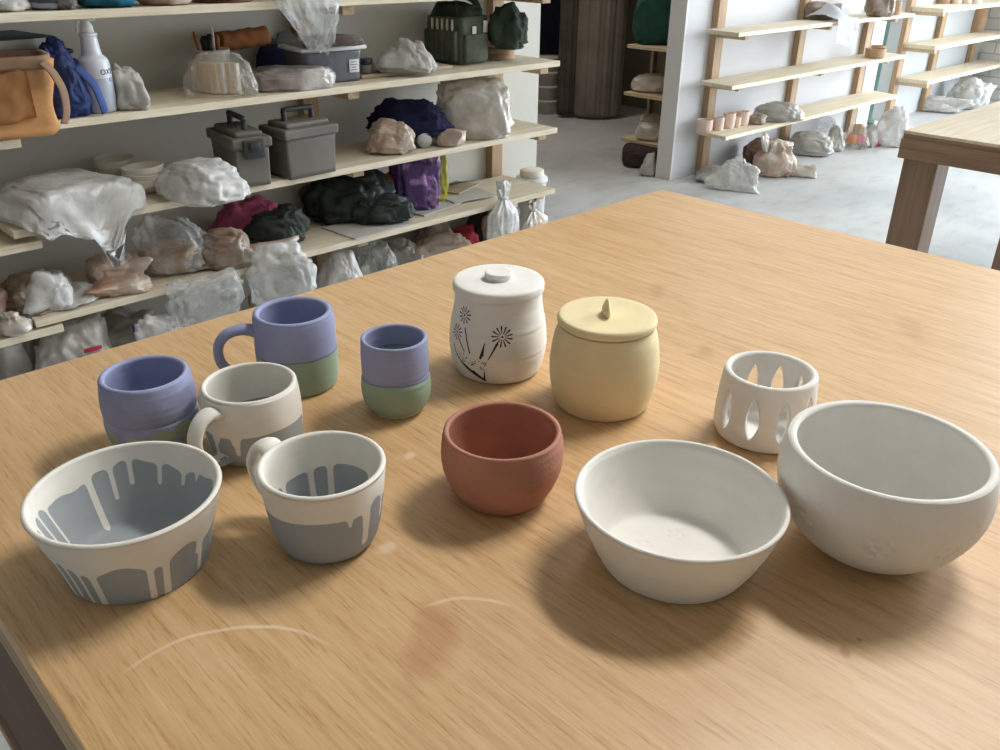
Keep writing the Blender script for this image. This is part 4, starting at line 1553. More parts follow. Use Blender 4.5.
# ================================================================== third shelf
bm = soft_bm(0.345, 0.36, 0.088, 31, box=0.55, lump=0.1, crease=0.05, cf=2.0, flat=0.3, top=0.82, crump=0.07)
P = at(82, 222, S3)
for v in bm.verts:
    x, y, z = v.co
    a = radians(18)
    X, Y, Z = P.x + x * cos(a) - y * sin(a) + 0.015, P.y + 0.125 + x * sin(a) + y * cos(a), z
    Y = min(Y, 2.732)
    if Y < FY - 0.006:
        s = FY - 0.006 - Y
        tail = 0.55 + 3.0 * exp(-((x + 0.005) / 0.035) ** 2) + 0.2 * sin(x * 60)
        Z = Z * max(0.0, 1 - s / 0.07) - s * 0.75 * tail * 0.8
        Y = FY - 0.010 - min(0.035, s * 0.5) - 0.012 * noise.noise(Vector((x * 22, Z * 14, 1)))
    v.co = Vector((X - P.x, Y - P.y, Z))
o = obj('plastic_sheet', bm, P_WHITE)
o.location = (P.x, P.y, S3 + 0.002)
tag(o, 'white plastic sheet draped over a bundle, its tail hanging below the third shelf', 'plastic sheet', GB)


def bowl_small(name, R, H, t=0.005):
    return lathe_bm(pot_profile([(R * 0.5, 0), (R * 0.6, 0.003), (R * 0.88, H * 0.4), (R * 0.97, H * 0.8), (R, H)], t, 0.006, 5)[0], 44)


P = at(143, 195, S3)
c0 = Vector((P.x + 0.026, P.y + 0.030, S3 + 0.001))
for k, (dz, R, H, tl) in enumerate(((0.0, 0.066, 0.044, 0), (0.022, 0.0615, 0.038, 0.03), (0.038, 0.060, 0.038, -0.05))):
    o = obj('bisque_bowl', bowl_small('b', R, H), C_CREAMW)
    o.location = c0 + Vector((0.0, 0, dz))
    o.rotation_euler = (tl, tl * 0.6, 0)
    tag(o, ['cream bisque bowl at the bottom of the stack', 'middle cream bisque bowl of the stack', 'cream bisque bowl on top of the front stack'][k], 'bowl', 'stacked bisque bowls on the third shelf')
for k, (dz, R) in enumerate(((0.0, 0.060), (0.022, 0.058), (0.040, 0.060))):
    o = obj('bisque_bowl', bowl_small('b', R, 0.042), C_CREAMW)
    o.location = c0 + Vector((-0.030, 0.126, dz))
    tag(o, ['lowest cream bowl of the rear stack', 'middle cream bowl of the rear stack', 'open cream bowl topping the rear stack'][k], 'bowl', 'stacked bisque bowls on the third shelf')

soft('plastic_bag', 'white plastic bag lying with its mouth over the shelf edge, left of the grey cases', 'bag', (170, 242, 150, 210), S3, 0.28, P_WHITE, 33, GB, over=True, ears=2, ear=0.25, crease=0.05, cf=2.0, lump=0.12, box=0.7, zmax=LEVELS[2], rot=0.62, top=0.75, crump=0.1, hf=1.0)


# the two grey cases
def ammo(P, rot, w, d, h, label):
    t = empty('utility_case', P, rot)
    tag(t, label, 'case', 'grey lidded cases on the third shelf')
    obj('body', tub_bm(w, d, h, 0.008, 0.005, 0.95), C_AMMO, t)
    bm = box((0, 0, h + 0.012), (w + 0.016, d + 0.018, 0.030), 0.006)
    box_bm(bm, (0, 0, h + 0.033), (w * 0.86, d * 0.82, 0.018), 0.007)
    l = obj('lid', bm, C_AMMO, t, False)
    path = spline([(-w * 0.27, 0, h + 0.036), (-w * 0.27, 0, h + 0.068), (-w * 0.25, 0, h + 0.074), (w * 0.25, 0, h + 0.074), (w * 0.27, 0, h + 0.068), (w * 0.27, 0, h + 0.036)], 4)
    obj('handle', tube_bm(path, 0.0085, 10), C_HANDLE, l)
    bm = box((w / 2 + 0.012, 0, h - 0.004), (0.012, d * 0.62, 0.055), 0.004)
    box_bm(bm, (w / 2 + 0.020, 0, h + 0.006), (0.008, d * 0.3, 0.022), 0.003)
    obj('latch', bm, C_HANDLE, l)
    return t


P = at(262, 187, S3)
ammo((P.x + 0.005, P.y + 0.118, S3 + 0.001), radians(-98), 0.215, 0.105, 0.118, 'grey plastic case seen end-on with a dark latch, left of its twin')
P = at(310, 178, S3)
ammo((P.x + 0.022, P.y + 0.075, S3 + 0.001), radians(2), 0.185, 0.13, 0.125, 'grey plastic case seen broadside with a dark top handle, right of its twin')

soft('bottle_bundle', 'cream bottles twisted in clear plastic, in front of the navy cloth', 'bag', (369, 414, 119, 156), S3, 0.12, P_PINK, 35, GB, crease=0.10, cf=3, lump=0.2, ears=0, hf=0.95)
soft('folded_cloth', 'dark navy cloth heaped over bags on the third shelf', 'cloth', (368, 450, 102, 140), S3 + 0.03, 0.16, C_NAVY, 36, GB, crease=0.14, lump=0.16, cf=2.4, top=0.8)
o = obj('plastic_roll', None or tube_bm(spline([(-0.05, 0, 0), (0, 0, 0.002), (0.05, 0, 0)], 4), 0.026, 20), plastic('rolled_polythene', (206, 206, 206), .9, 1))
P = at(428, 147, S3)
o.location = (P.x, P.y + 0.03, S3 + 0.028)
o.rotation_euler = (0, 0, radians(60))
tag(o, 'rolled clear plastic under the navy cloth', 'plastic roll')
soft('plastic_bag', 'small pale bag just right of the plastic roll', 'bag', (437, 463, 129, 148), S3, 0.08, P_PINK, 37, GB, sub=4)
soft('plastic_bag', 'large pale plastic bag of wrapped ware at the right end of the third shelf', 'bag', (434, 512, 80, 141), S3, 0.19, P_CREAM, 38, GB, box=0.6, crease=0.07, cf=2.2, lump=0.12, zmax=LEVELS[2], ears=1, ear=0.12, top=0.9)
# ================================================================== lowest shelf
ZA = LEVELS[1]
soft('clay_bag', 'orange clay bag at the far left end of the lowest shelves', 'bag', (-24, 9, 284, 330), LZ[0], 0.13, P_ORANGE, 41, GB, zmax=LZ[1] - BT, sub=4)
soft('plastic_bag', 'small knotted pale bag on the overlapped board end at far left', 'bag', (4, 33, 309, 337), LZ[0], 0.08, P_CREAM, 42, GB, neck=(0.5, 0.4, 0.7, -0.1, 0), sub=4, crease=0.1)
soft('plastic_bag', 'brown clay bag with white crumpled mouth, second along the lowest shelf', 'bag', (12, 74, 266, 313), S4, 0.19, P_BROWN, 43, GB, zmax=ZA, crease=0.09)
soft('plastic_bag', 'crumpled white bag mouth beside the brown clay bag', 'bag', (35, 74, 274, 313), S4, 0.08, P_WHITE, 44, GB, crease=0.15, cf=2.4, sub=4)
soft('plastic_bag', 'low creased clear bag between the clay bags on the lowest shelf', 'bag', (62, 102, 278, 306), S4, 0.13, P_GREY, 45, GB, top=0.6, crease=0.12, sub=4)
soft('clay_bag', 'pale pink wrapped clay block stacked at the back of the lowest shelf', 'bag', (94, 142, 252, 288), S4, 0.12, P_PINK, 46, GB, box=0.55, zmax=ZA, crease=0.05)
soft('clay_bag', 'round orange clay bag in front of the pink wrapped block', 'bag', (97, 151, 272, 297), S4, 0.12, P_ORANGE, 47, GB, zmax=ZA)
soft('clay_bag', 'big brown and orange clay bag in the middle of the left shelf bay', 'bag', (148, 206, 236, 276), S4, 0.16, P_ORANGE, 48, GB, zmax=ZA, crease=0.06)
soft('clay_bag', 'brown wrapped clay block right of the big orange clay bag', 'bag', (203, 252, 228, 271), S4, 0.14, P_BROWN, 49, GB, box=0.6, zmax=ZA, crease=0.07)
soft('plastic_bag', 'clear bag pulled over the big orange clay bag', 'bag', (142, 216, 212, 278), S4, 0.19, P_CLEAR, 50, GB, zmax=ZA, top=0.75, crease=0.05, crump=0.1)
soft('folded_cloth', 'magenta pink cloth slumped on a black bag', 'cloth', (214, 293, 197, 240), S4 + 0.02, 0.14, C_MAGENTA, 51, GB, crease=0.13, cf=1.9, lump=0.2, top=0.55, zmax=ZA)
soft('cloth_bag', 'black mesh bag beneath the magenta cloth', 'bag', (246, 306, 206, 246), S4, 0.13, C_BLACK, 52, GB, crease=0.14, lump=0.22, cf=2)
soft('plastic_bag', 'round pale bag in front of the black mesh bag', 'bag', (248, 294, 243, 262), S4, 0.08, P_PINK, 53, GB, sub=4)
soft('cloth_bag', 'large black nylon bag heaped under the third shelf', 'bag', (308, 392, 171, 226), S4, 0.22, C_BLACK, 54, GB, crease=0.13, cf=2, lump=0.18, zmax=ZA)
soft('cloth_bag', 'smaller crumpled black sack in front of the large black bag', 'bag', (352, 412, 194, 226), S4 + 0.004, 0.13, C_BLACK, 55, GB, crease=0.16, cf=2.3, lump=0.2)
P = at(360, 239, S4)
o = obj('newspaper', box((0, 0, 0.002), (0.25, 0.19, 0.004), 0.001), C_PAPERW, None, False)
o.location = (P.x + 0.10, P.y + 0.10, S4 + 0.001)
o.rotation_euler = (0, 0, radians(3))
tag(o, 'flat grey newspaper under the black sacks', 'newspaper')
soft('plastic_bag', 'purple printed plastic bag standing beside the black sacks', 'bag', (394, 438, 150, 213), S4, 0.13, M_purple, 56, GB, crease=0.10, cf=1.5, zmax=ZA, box=0.6, crump=0.12, vf=1.6)
soft('plastic_bag', 'lime yellow plastic bag behind the purple bag', 'bag', (423, 447, 150, 204), S4, 0.08, C_YELLOW, 57, GB, crease=0.14, sub=4, zmax=ZA)
soft('clay_bag', 'small orange clay lump by the purple bag', 'clay', (383, 402, 176, 212), S4, 0.06, C_CLAY, 58, GB, sub=4)
for k, (px, py, w, d, z, rz, mt_, lb) in enumerate(((432, 213, 0.22, 0.16, 0.0, 10, C_PAPERW, 'white magazine at the bottom of the paper pile'), (470, 203, 0.20, 0.15, 0.006, -8, C_PAPERW, 'tilted white magazine on the paper pile'), (462, 197, 0.17, 0.11, 0.013, 20, C_BOARD, 'brown board lying across the paper pile'))):
    P = at(px, py, S4)
    o = obj('magazine', box((0, 0, 0.003), (w, d, 0.005), 0.001), mt_, None, False)
    o.location = (P.x + 0.04, P.y + 0.075, S4 + 0.001 + z)
    o.rotation_euler = (0, 0, radians(rz))
    tag(o, lb, 'magazine', 'papers at the right end of the lowest shelf')
P = at(462, 196, S4)
o = obj('palette_knife', tube_bm([(-0.09, 0, 0), (-0.02, 0, 0.003), (0.02, 0, 0.003), (0.1, 0, 0)], [0.004, 0.008, 0.006, 0.002], 8, flat=(1, 0.5), side=(0, 1, 0)), C_HANDLE)
o.location = (P.x + 0.04, P.y + 0.075, S4 + 0.028)
o.rotation_euler = (0, 0, radians(-4))
tag(o, 'thin dark tool lying on the paper pile', 'tool')


# hanging bags at the front edge of the lowest shelf
def hanging(label, px, py0, py1, w, seed, mat, y=FY - 0.035, d=0.07, pinch=0.28, group=GB):
    a, b = aty(px, py0, y), aty(px, py1, y)
    L = a.z - b.z
    bm = soft_bm(w, d, L, seed, box=0.8, lump=0.12, crease=0.1, cf=2.6, flat=0.1, top=0.75, neck=(0.58, pinch, 0.85, 0, 0.25))
    for v in bm.verts:
        an = atan2(v.co.y, v.co.x)
        k = 1 + 0.08 * sin(an * 9 + seed) * min(1, v.co.z / L)
        v.co.x *= k
        v.co.y *= k
    o = obj('plastic_bag', bm, mat)
    o.location = (a.x, y, b.z)
    tag(o, label, 'bag', group)
    kn = obj('knot', lathe_bm([(0.0, -0.006), (w * pinch * 0.42, -0.005), (w * pinch * 0.47, 0.0), (w * pinch * 0.42, 0.005), (0.0, 0.006)], 16), mat, o)
    kn.location = (0, d * 0.06, L * 0.77)
    kn['label'] = 'gathered tie of the bag'
    return o


Pz_ = aty(281, 303, FY - 0.055).z
soft('plastic_bag', 'white plastic bag tumbling off the lowest shelf, above the lilac mug', 'bag', (250, 311, 246, 303), Pz_, 0.09, plastic('thin_white_film', (224, 224, 222), 0.3, 0.85, 0.22), 61, GB, y=FY - 0.062, crease=0.05, cf=1.8, lump=0.18, box=0.8, flat=0.2, crump=0.16, vf=1.7)
bm = soft_bm(0.19, 0.05, 0.14, 62, box=0.7, lump=0.18, crease=0.07, cf=1.8, top=1.25, flat=0.2, crump=0.16, vf=1.7)
P = aty(208, 321, FY - 0.03)
o = obj('plastic_bag', bm, P_CLEAR)
o.location = (P.x, FY - 0.045, P.z + 0.005)
o.rotation_euler = (0, 0, 0)
tag(o, 'clear plastic bag hanging below the lowest shelf, left of the lilac mug', 'bag', GB)
hanging('knotted white bag tied at the shelf edge under the paper pile', 504, 182, 250, 0.15, 63, P_WHITE, pinch=0.30)
hanging('pleated white bag hanging beneath the shelf end, at the right', 534, 199, 246, 0.17, 64, P_CREAM, y=FY + 0.06, pinch=0.22)

# ================================================================== on the floor under the shelves
def under(label, bb, y, d, mat, seed, **kw):
    return soft('plastic_bag', label, 'bag', bb, 0.0, d, mat, seed, GF, y=y, zmax=LEVELS[0] - 0.03, **kw)


o = under('grey bag with red print on the floor at far left', (28, 112, 319, 380), 2.50, 0.22, P_GREY, 71, top=0.7, flat=0.1)
P = aty(93, 349, 2.395)
lb = obj('printed_patch', box((0, 0, 0), (0.05, 0.003, 0.012), 0.001), C_RED, o)
lb.location = (P.x - o.location.x, P.y - 0.0 - o.location.y, P.z)
lb['label'] = 'red print'
o = under('bag with a blue label beside the red printed bag', (92, 156, 313, 372), 2.60, 0.20, P_GREY, 72, top=0.8, flat=0.1)
P = aty(140, 327, 2.485)
lb = obj('printed_patch', box((0, 0, 0), (0.045, 0.003, 0.028), 0.001), C_BLUEP, o)
lb.location = (P.x - o.location.x, P.y - o.location.y, P.z)
lb['label'] = 'blue label'
under('round white bag of paper, right of the blue labelled bag', (142, 184, 317, 370), 2.44, 0.13, P_WHITE, 73, crease=0.12, flat=0.1)
under('dark brown bag with a white strap behind the lilac mug', (252, 296, 290, 320), 2.46, 0.14, P_BROWN, 74, sub=4, flat=0.1)
under('white plastic bag with a peaked top under the black bags', (308, 374, 250, 310), 2.47, 0.19, P_WHITE, 75, top=0.35, flat=0.1, crease=0.1, cf=2)
under('shiny clear bag right of the peaked white bag', (359, 398, 244, 290), 2.50, 0.15, P_CLEAR, 76, crease=0.14, flat=0.1, top=0.8)
under('grey wrapped block under the newspaper shelf', (384, 418, 242, 280), 2.58, 0.16, P_GREY, 77, box=0.6, flat=0.1)
under('dusty low bag with pink contents under the paper pile', (416, 470, 238, 270), 2.54, 0.18, P_PINK, 78, flat=0.1, box=0.65)
under('tall brown bag at the back under the paper pile', (420, 452, 218, 262), 2.66, 0.12, P_BROWN, 79, flat=0.1, sub=4)
under('clear bag with red contents near the shelf end', (450, 478, 226, 262), 2.60, 0.12, C_RED, 80, flat=0.1, sub=4)
under('black bag in the shadow near the shelf end', (466, 494, 212, 260), 2.64, 0.14, C_BLACK, 81, flat=0.1)
under('grey brown bag standing behind the knotted white bag', (484, 514, 208, 256), 2.56, 0.15, P_BROWN, 82, flat=0.1, sub=4)
under('dark wrapped bundle at the back of the floor, far left', (-10, 32, 318, 380), 2.60, 0.2, P_GREY, 83, flat=0.1, sub=4)

# white lidded bucket behind the shelf end
P = aty(527, 190, 2.58)
bk = empty('lidded_bucket', (3.02, 2.56, 0.0005))
tag(bk, 'white bucket with a cream lid behind the end of the lowest shelf', 'bucket')
zt = aty(527, 171, 2.5).z
P = aty(527, 180, 2.58)
bk.location = (2.712, 2.60, 0.0005)
zt = aty(527, 172, 2.58).z
obj('bucket_body', lathe_bm([(0.0, 0.0), (0.052, 0.0), (0.064, zt - 0.035), (0.064, zt - 0.03), (0.0, zt - 0.03)], 40), C_WHITEP, bk)
obj('rim_ring', lathe_bm([(0.063, zt - 0.055), (0.070, zt - 0.052), (0.070, zt - 0.034), (0.063, zt - 0.031), (0.0, zt - 0.031)], 40), C_WHITEP, bk)
obj('lid', lathe_bm([(0.0, zt - 0.0305), (0.050, zt - 0.0305), (0.053, zt - 0.02), (0.052, zt - 0.003), (0.047, zt), (0.0, zt - 0.002)], 40), C_CREAMW, bk)

# ================================================================== right wall shelves
P = at(719, 130, RZ[0])
specs = ((697, 716, 133, 118, 0.062), (713, 724, 131, 117, 0.075), (724, 735, 129, 112, 0.085), (733, 740, 127, 117, 0.062), (735, 748, 124, 111, 0.088))
for k, (x0, x1, yb, yt, h) in enumerate(((696, 712, 132, 119, 0), (712, 723, 131, 117, 0), (722, 734, 129, 113, 0), (732, 740, 128, 117, 0), (735, 748, 126, 111, 0))):
    P = rest((x0 + x1) / 2, yb, RZ[0])
    m = mpp(P)
    r = (x1 - x0) * m / 2
    e = atan2(1.25 - RZ[0], sqrt(P.x ** 2 + P.y ** 2))
    h = max(0.05, ((yb - yt) * m - 2 * r * sin(e)) / cos(e) + 0.4 * r * sin(e))
    o = obj('clay_cup', lathe_bm(pot_profile([(r * 0.86, 0), (r * 0.93, 0.003), (r, h * 0.4), (r * 0.98, h)], 0.006, 0.006, 5)[0], 36), C_PALECLAY)
    hd = Vector((P.x, P.y, 0)).normalized()
    o.location = (P.x + hd.x * r, P.y + hd.y * r, RZ[0] + 0.001)
    tag(o, ['wide pale clay cup at the left end of the lowest right shelf', 'second pale clay cup from the left on the lowest right shelf', 'third pale clay cup, tall, in the right shelf row', 'short pale clay cup in front of the tallest one', 'tall pale clay cup at the right end of the row'][k], 'cup', 'pale clay cups on the lowest right shelf')
GS = 'bags on the right wall shelves'
soft('plastic_bag', 'grey plastic bag resting beside the row of pale clay cups', 'bag', (752, 802, 103, 123), RZ[0], 0.16, P_GREY, 91, GS, ymax=2.845, crease=0.05, edge=None, ears=1, ear=0.2, top=0.8)
soft('clay_lump', 'small brown wrapped lump between the cups and the grey bag', 'bag', (744, 764, 116, 125), RZ[0], 0.08, P_BROWN, 92, GS, ymax=2.845, sub=4)
soft('plastic_bag', 'cream scrap of plastic hanging off the lowest right shelf edge', 'bag', (769, 790, 120, 131), RZ[0], 0.05, P_CREAM, 93, GS, ymax=2.845, sub=4, crease=0.14, edge=RFY)
# draped white sheet on the top right board
P = aty(843, 20, RFY)
bm = bmesh.new()
nx, ny = 40, 46
g = []
for j in range(ny + 1):
    row = []
    for i in range(nx + 1):
        u, w_ = (i / nx - 0.5) * 0.27, j / ny * 0.36
        top = 0.20
        wr = 0.008 * noise.noise(Vector((u * 14, w_ * 12, 3))) + 0.004 * noise.noise(Vector((u * 40, w_ * 30, 8)))
        if w_ < top:
            hump = 0.085 * exp(-((u + 0.04) / 0.09) ** 2) * sin(pi * min(1, w_ / top) * 0.8 + 0.25)
            p = (u, RFY + top - w_ + 0.0, 0.004 + hump + abs(wr))
        else:
            s = w_ - top
            p = (u * (1 - 0.1 * s) + 0.12 * s, RFY - 0.012 - abs(wr) * 1.5 - 0.01 * min(1, s / 0.02), 0.002 + 0.02 * max(0, 1 - s / 0.02) - s * (0.86 + 0.08 * sin(u * 21 + 1)))
        row.append(bm.verts.new((p[0], p[1] - RFY, p[2])))
    g.append(row)
for j in range(ny):
    for i in range(nx):
        bm.faces.new((g[j][i], g[j][i + 1], g[j + 1][i + 1], g[j + 1][i]))
bmesh.ops.solidify(bm, geom=bm.faces[:], thickness=0.0016)
o = obj('plastic_sheet', bm, plain('white_sheet', (236, 236, 238), 0.6, 0.03))
o.location = (P.x + 0.03, RFY, RZ[2] + 0.003)
tag(o, 'white sheet hanging over the edge of the top right board', 'plastic sheet')
soft('clay_lump', 'brown wrapped bundle under the hanging white sheet', 'bag', (802, 836, 5, 20), RZ[2], 0.1, P_BROWN, 94, GS, ymax=2.845, sub=4)
soft('plastic_bag', 'clear crumpled bag of brown ware right of the hanging white sheet', 'bag', (864, 891, -12, 19), RZ[2], 0.14, P_BROWN, 95, GS, ymax=2.845, crease=0.12)


def plain_pot(name, label, cat, x0, x1, yt, yb, z, mat, prof, group=None, yy=None):
    P = rest((x0 + x1) / 2, yb, z)
    m = mpp(P)
    r = (x1 - x0) * m / 2
    e = atan2(1.25 - z, sqrt(P.x ** 2 + P.y ** 2))
    h = max(0.02, ((yb - yt) * m - r * sin(e)) / cos(e))
    hd = Vector((P.x, P.y, 0)).normalized()
    o = obj(name, lathe_bm(pot_profile([(a * r, b * h) for a, b in prof], min(0.007, r * 0.2), 0.006, 5)[0], 40), mat)
    c = (P.x + hd.x * r, P.y + hd.y * r, z + 0.001)
    o.location = c
    tag(o, label, cat, group)
    return o


BOWL = [(0.6, 0), (0.7, 0.04), (0.92, 0.4), (1.0, 0.75), (0.97, 1.0)]
CYL = [(0.85, 0), (0.92, 0.03), (1.0, 0.4), (0.97, 0.75), (0.9, 1.0)]
PLATE = [(0.8, 0), (0.9, 0.1), (0.98, 0.6), (1.0, 1.0)]
plain_pot('clay_jar', 'small tan jar at the right end of the top right board', 'jar', 888, 899, 5, 18.5, RZ[2], C_TANCLAY, CYL)
plain_pot('clay_dish', 'tan dish at the bottom of two on the middle right board', 'dish', 864, 884, 49, 59, RZ[1], C_TANCLAY, PLATE, 'tan dishes on the middle right board')
o = plain_pot('clay_dish', 'smaller tan dish sitting in the other on the middle right board', 'dish', 870, 884, 46, 53, RZ[1] + 0.022, C_TANCLAY, PLATE, 'tan dishes on the middle right board')

# ------ floor along the right wall
def flo(name, label, cat, bb, d, mat, seed, ymax=2.88, **kw):
    return soft(name, label, cat, bb, 0.0, d, mat, seed, GR, ymax=ymax, **kw)


flo('plastic_bag', 'white bag lying nearest the column foot', 'bag', (695, 742, 163, 184), 0.26, P_GREY, 101, top=0.7, crease=0.05)
flo('plastic_bag', 'glossy white bag mouth spread in front of the bag by the column', 'bag', (711, 756, 161, 192), 0.12, P_WHITE, 102, top=0.6, crease=0.08)
flo('clay_bag', 'dark brown clay bag against the right wall', 'bag', (742, 775, 140, 168), 0.16, plastic('polythene_over_dark_clay', (150, 122, 104), .9, 1, .35, content=(112, 78, 60)), 103)
flo('clay_bag', 'pinkish brown knotted clay bag in front of the dark one', 'bag', (752, 792, 141, 178), 0.2, P_PINK, 104, neck=(0.5, 0.6, 0.85, 0.1, 0), crease=0.08, ears=0)
flo('plastic_bag', 'flat trailing end of clear plastic on the floor beside the knotted clay bag', 'bag', (786, 816, 165, 178), 0.06, P_CREAM, 105, sub=4, top=0.6)
flo('plastic_bag', 'grey clay bag lying on its side under the lowest right shelf', 'bag', (788, 829, 133, 157), 0.2, P_GREY, 106, crease=0.05, ears=1, ear=0.2)
flo('plastic_bag', 'thin upright white plastic between the grey bag and the wall', 'bag', (816, 832, 120, 142), 0.08, P_CLEAR, 107, sub=4, crease=0.15)
flo('plastic_bag', 'small pointed grey bag next to the pink bag of toys', 'bag', (822, 844, 128, 152), 0.13, P_GREY, 108, top=0.4, crease=0.1)
o = flo('plastic_bag', 'clear bag with orange and pink contents on the floor', 'bag', (841, 866, 126, 150), 0.14, plastic('clear_bag_bright', (216, 206, 196), 0.15, 0.5, 0.2), 109, top=0.7)
P = at(850, 146, 0.0)
for k, (dx, dz, mt_, r, lb) in enumerate(((0.00, 0.05, plain('orange_toy', (236, 150, 70), .6), 0.032, 'orange block inside the clear bag'), (0.06, 0.055, plain('pink_toy', (240, 130, 160), .6), 0.034, 'pink block inside the clear bag'), (0.03, 0.115, C_TANCLAY, 0.03, 'tan lump on top inside the clear bag'))):
    q = obj('clay_block', soft_bm(r * 2, r * 2, r * 2, 200 + k, box=0.5, sub=3), mt_)
    q.location = (P.x + dx * RT0.x - 0.01, P.y + dx * RT0.y - 0.01, dz - r + 0.004)
    tag(q, lb, 'block')
flo('plastic_bag', 'pale grey bag just behind the clear bag of bright blocks', 'bag', (858, 876, 126, 148), 0.12, P_GREY, 110, top=0.6, sub=4)
o = flo('plastic_bag', 'white bag with magenta box inside, rightmost on the floor by the shelf end', 'bag', (872, 904, 112, 148), 0.2, P_WHITE, 111, top=0.75, crease=0.1)
P = at(877, 145, 0.0)
q = obj('magenta_carton', box((0, 0, 0.055), (0.06, 0.05, 0.11), 0.004), plain('magenta_card', (206, 50, 110), .6))
q.location = (P.x - 0.045, P.y - 0.005, 0.001)
q.rotation_euler = (0, 0, radians(-40))
tag(q, 'magenta carton at the left of the rightmost white floor bag', 'carton')

# ------ far shelving and floor
for k, (x0, x1, mt_) in enumerate(((935, 949, C_TANCLAY), (950, 961, C_PALECLAY), (961, 971, C_PALECLAY), (971, 981, C_CREAMW))):
    plain_pot('clay_pot', ['brown clay pot, leftmost on the far top board', 'peach pot, second on the far top board', 'peach pot, third on the far top board', 'cream pot, fourth on the far top board'][k], 'pot', x0, x1, -10, 4, FZ[2], mt_, CYL, 'pots on the far top board')
plain_pot('clay_pot', 'tall brown ridged pot on the middle far board before white brick', 'pot', 966, 983, 10, 32, FZ[1], C_TANCLAY, CYL)
GX = 'bags on the floor under the far shelving'
soft('plastic_bag', 'long white bag with a red mark on the floor under far shelving', 'bag', (914, 958, 97, 113), 0.0, 0.18, P_WHITE, 121, GX, ymax=2.88, crease=0.08)
soft('plastic_bag', 'white crumpled bag heaped under the far shelving beside the bin', 'bag', (948, 982, 85, 110), 0.0, 0.2, P_WHITE, 122, GX, ymax=2.88, crease=0.11)
soft('clay_bag', 'brownish clay bags heap behind the white bags under far shelving', 'bag', (938, 972, 84, 100), 0.0, 0.16, P_BROWN, 123, GX, ymax=2.88, sub=4)
P = at(998, 94, 0.0)
bn = empty('waste_bin', (P.x + 0.05, P.y + 0.12, 0.0005))
tag(bn, 'pale round bin at the right picture edge under the far shelves', 'bin')
obj('bin_body', lathe_bm([(0.0, 0.0), (0.13, 0.0), (0.15, 0.27), (0.155, 0.275), (0.155, 0.285), (0.147, 0.285), (0.128, 0.01), (0.0, 0.01)], 40), C_WHITEP, bn)
path = spline([(-0.15, 0, 0.26), (-0.10, -0.13, 0.22), (0, -0.175, 0.20), (0.10, -0.13, 0.22), (0.15, 0, 0.26)], 6)
obj('bail_handle', tube_bm(path, 0.003, 6), C_HANDLE, bn)

# ================================================================== dark store room behind the opening
def curtain(label, x0, x1, yb, depth, mat, seed):
    A, B = at(x0, yb, 0.0), at(x1, yb, 0.0)
    d = (B - A)
    L = d.length
    d.normalize()
    nrm = Vector((-d.y, d.x, 0))
    bm = bmesh.new()
    ring = []
    n = 90
    for k in range(n + 1):
        t = k / n
        o_ = -0.5 * depth * sin(pi * t) ** 0.6 + 0.004 * sin(t * 26 + seed) + 0.002 * sin(t * 61)
        ring.append((A + d * (L * t) + nrm * (-o_ if nrm.dot(FH) < 0 else o_)))
    rows = []
    for z in [0.02, 0.06, 0.3, 0.8, 1.4, 2.0, 2.4]:
        k = 0.94 if z < 0.05 else 1.0
        c = (A + B) / 2
        rows.append([bm.verts.new(((p.x - c.x) * k, (p.y - c.y) * k, z)) for p in ring])
    for a, b in zip(rows, rows[1:]):
        for i in range(n):
            bm.faces.new((a[i], a[i + 1], b[i + 1], b[i]))
    bmesh.ops.solidify(bm, geom=bm.faces[:], thickness=0.006)
    o = obj('curtain', bm, mat)
    c = (A + B) / 2
    o.location = (c.x, c.y, 0)
    tag(o, label, 'curtain', 'hanging sheets in the store room')
    return o


curtain('wide grey hanging sheet in the dark store room', 573, 620, 118, 0.2, C_GREYW, 1)
curtain('narrow darker hanging sheet left of the wide grey one', 556, 577, 117, 0.12, plain('dark_grey_sheet', (112, 104, 96), 0.8, 0.15, 5), 4)
P = at(548, 112, 0)
o = obj('dark_void_panel', box((0, 0, 1.0), (0.9, 0.04, 2.0), 0.004), C_DKROOM, None, False)  # dark panel added where only a dark void shows
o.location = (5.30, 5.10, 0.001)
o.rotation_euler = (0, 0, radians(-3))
tag(o, 'dark blue-black panel standing in for the dark void at the back of the store room', 'panel')
# stacked buckets
P = at(549, 115, 0)
for k in range(4):
    o = obj('bucket', lathe_bm([(0.0, 0.0), (0.082, 0.0), (0.094, 0.085), (0.100, 0.09), (0.100, 0.105), (0.0, 0.105)], 36), plain('grey_white_bucket_%d' % k, (178, 174, 164), 0.6, 0.06))
    o.location = (P.x + 0.06, P.y + 0.08, 0.001 + 0.1065 * k)
    tag(o, ['bottom grey-white bucket of the stack in the store room', 'second grey-white bucket from the bottom of the stack', 'third grey-white bucket from the bottom of the stack', 'top grey-white bucket of the stack in the store room'][k], 'bucket', 'stacked buckets in the store room')
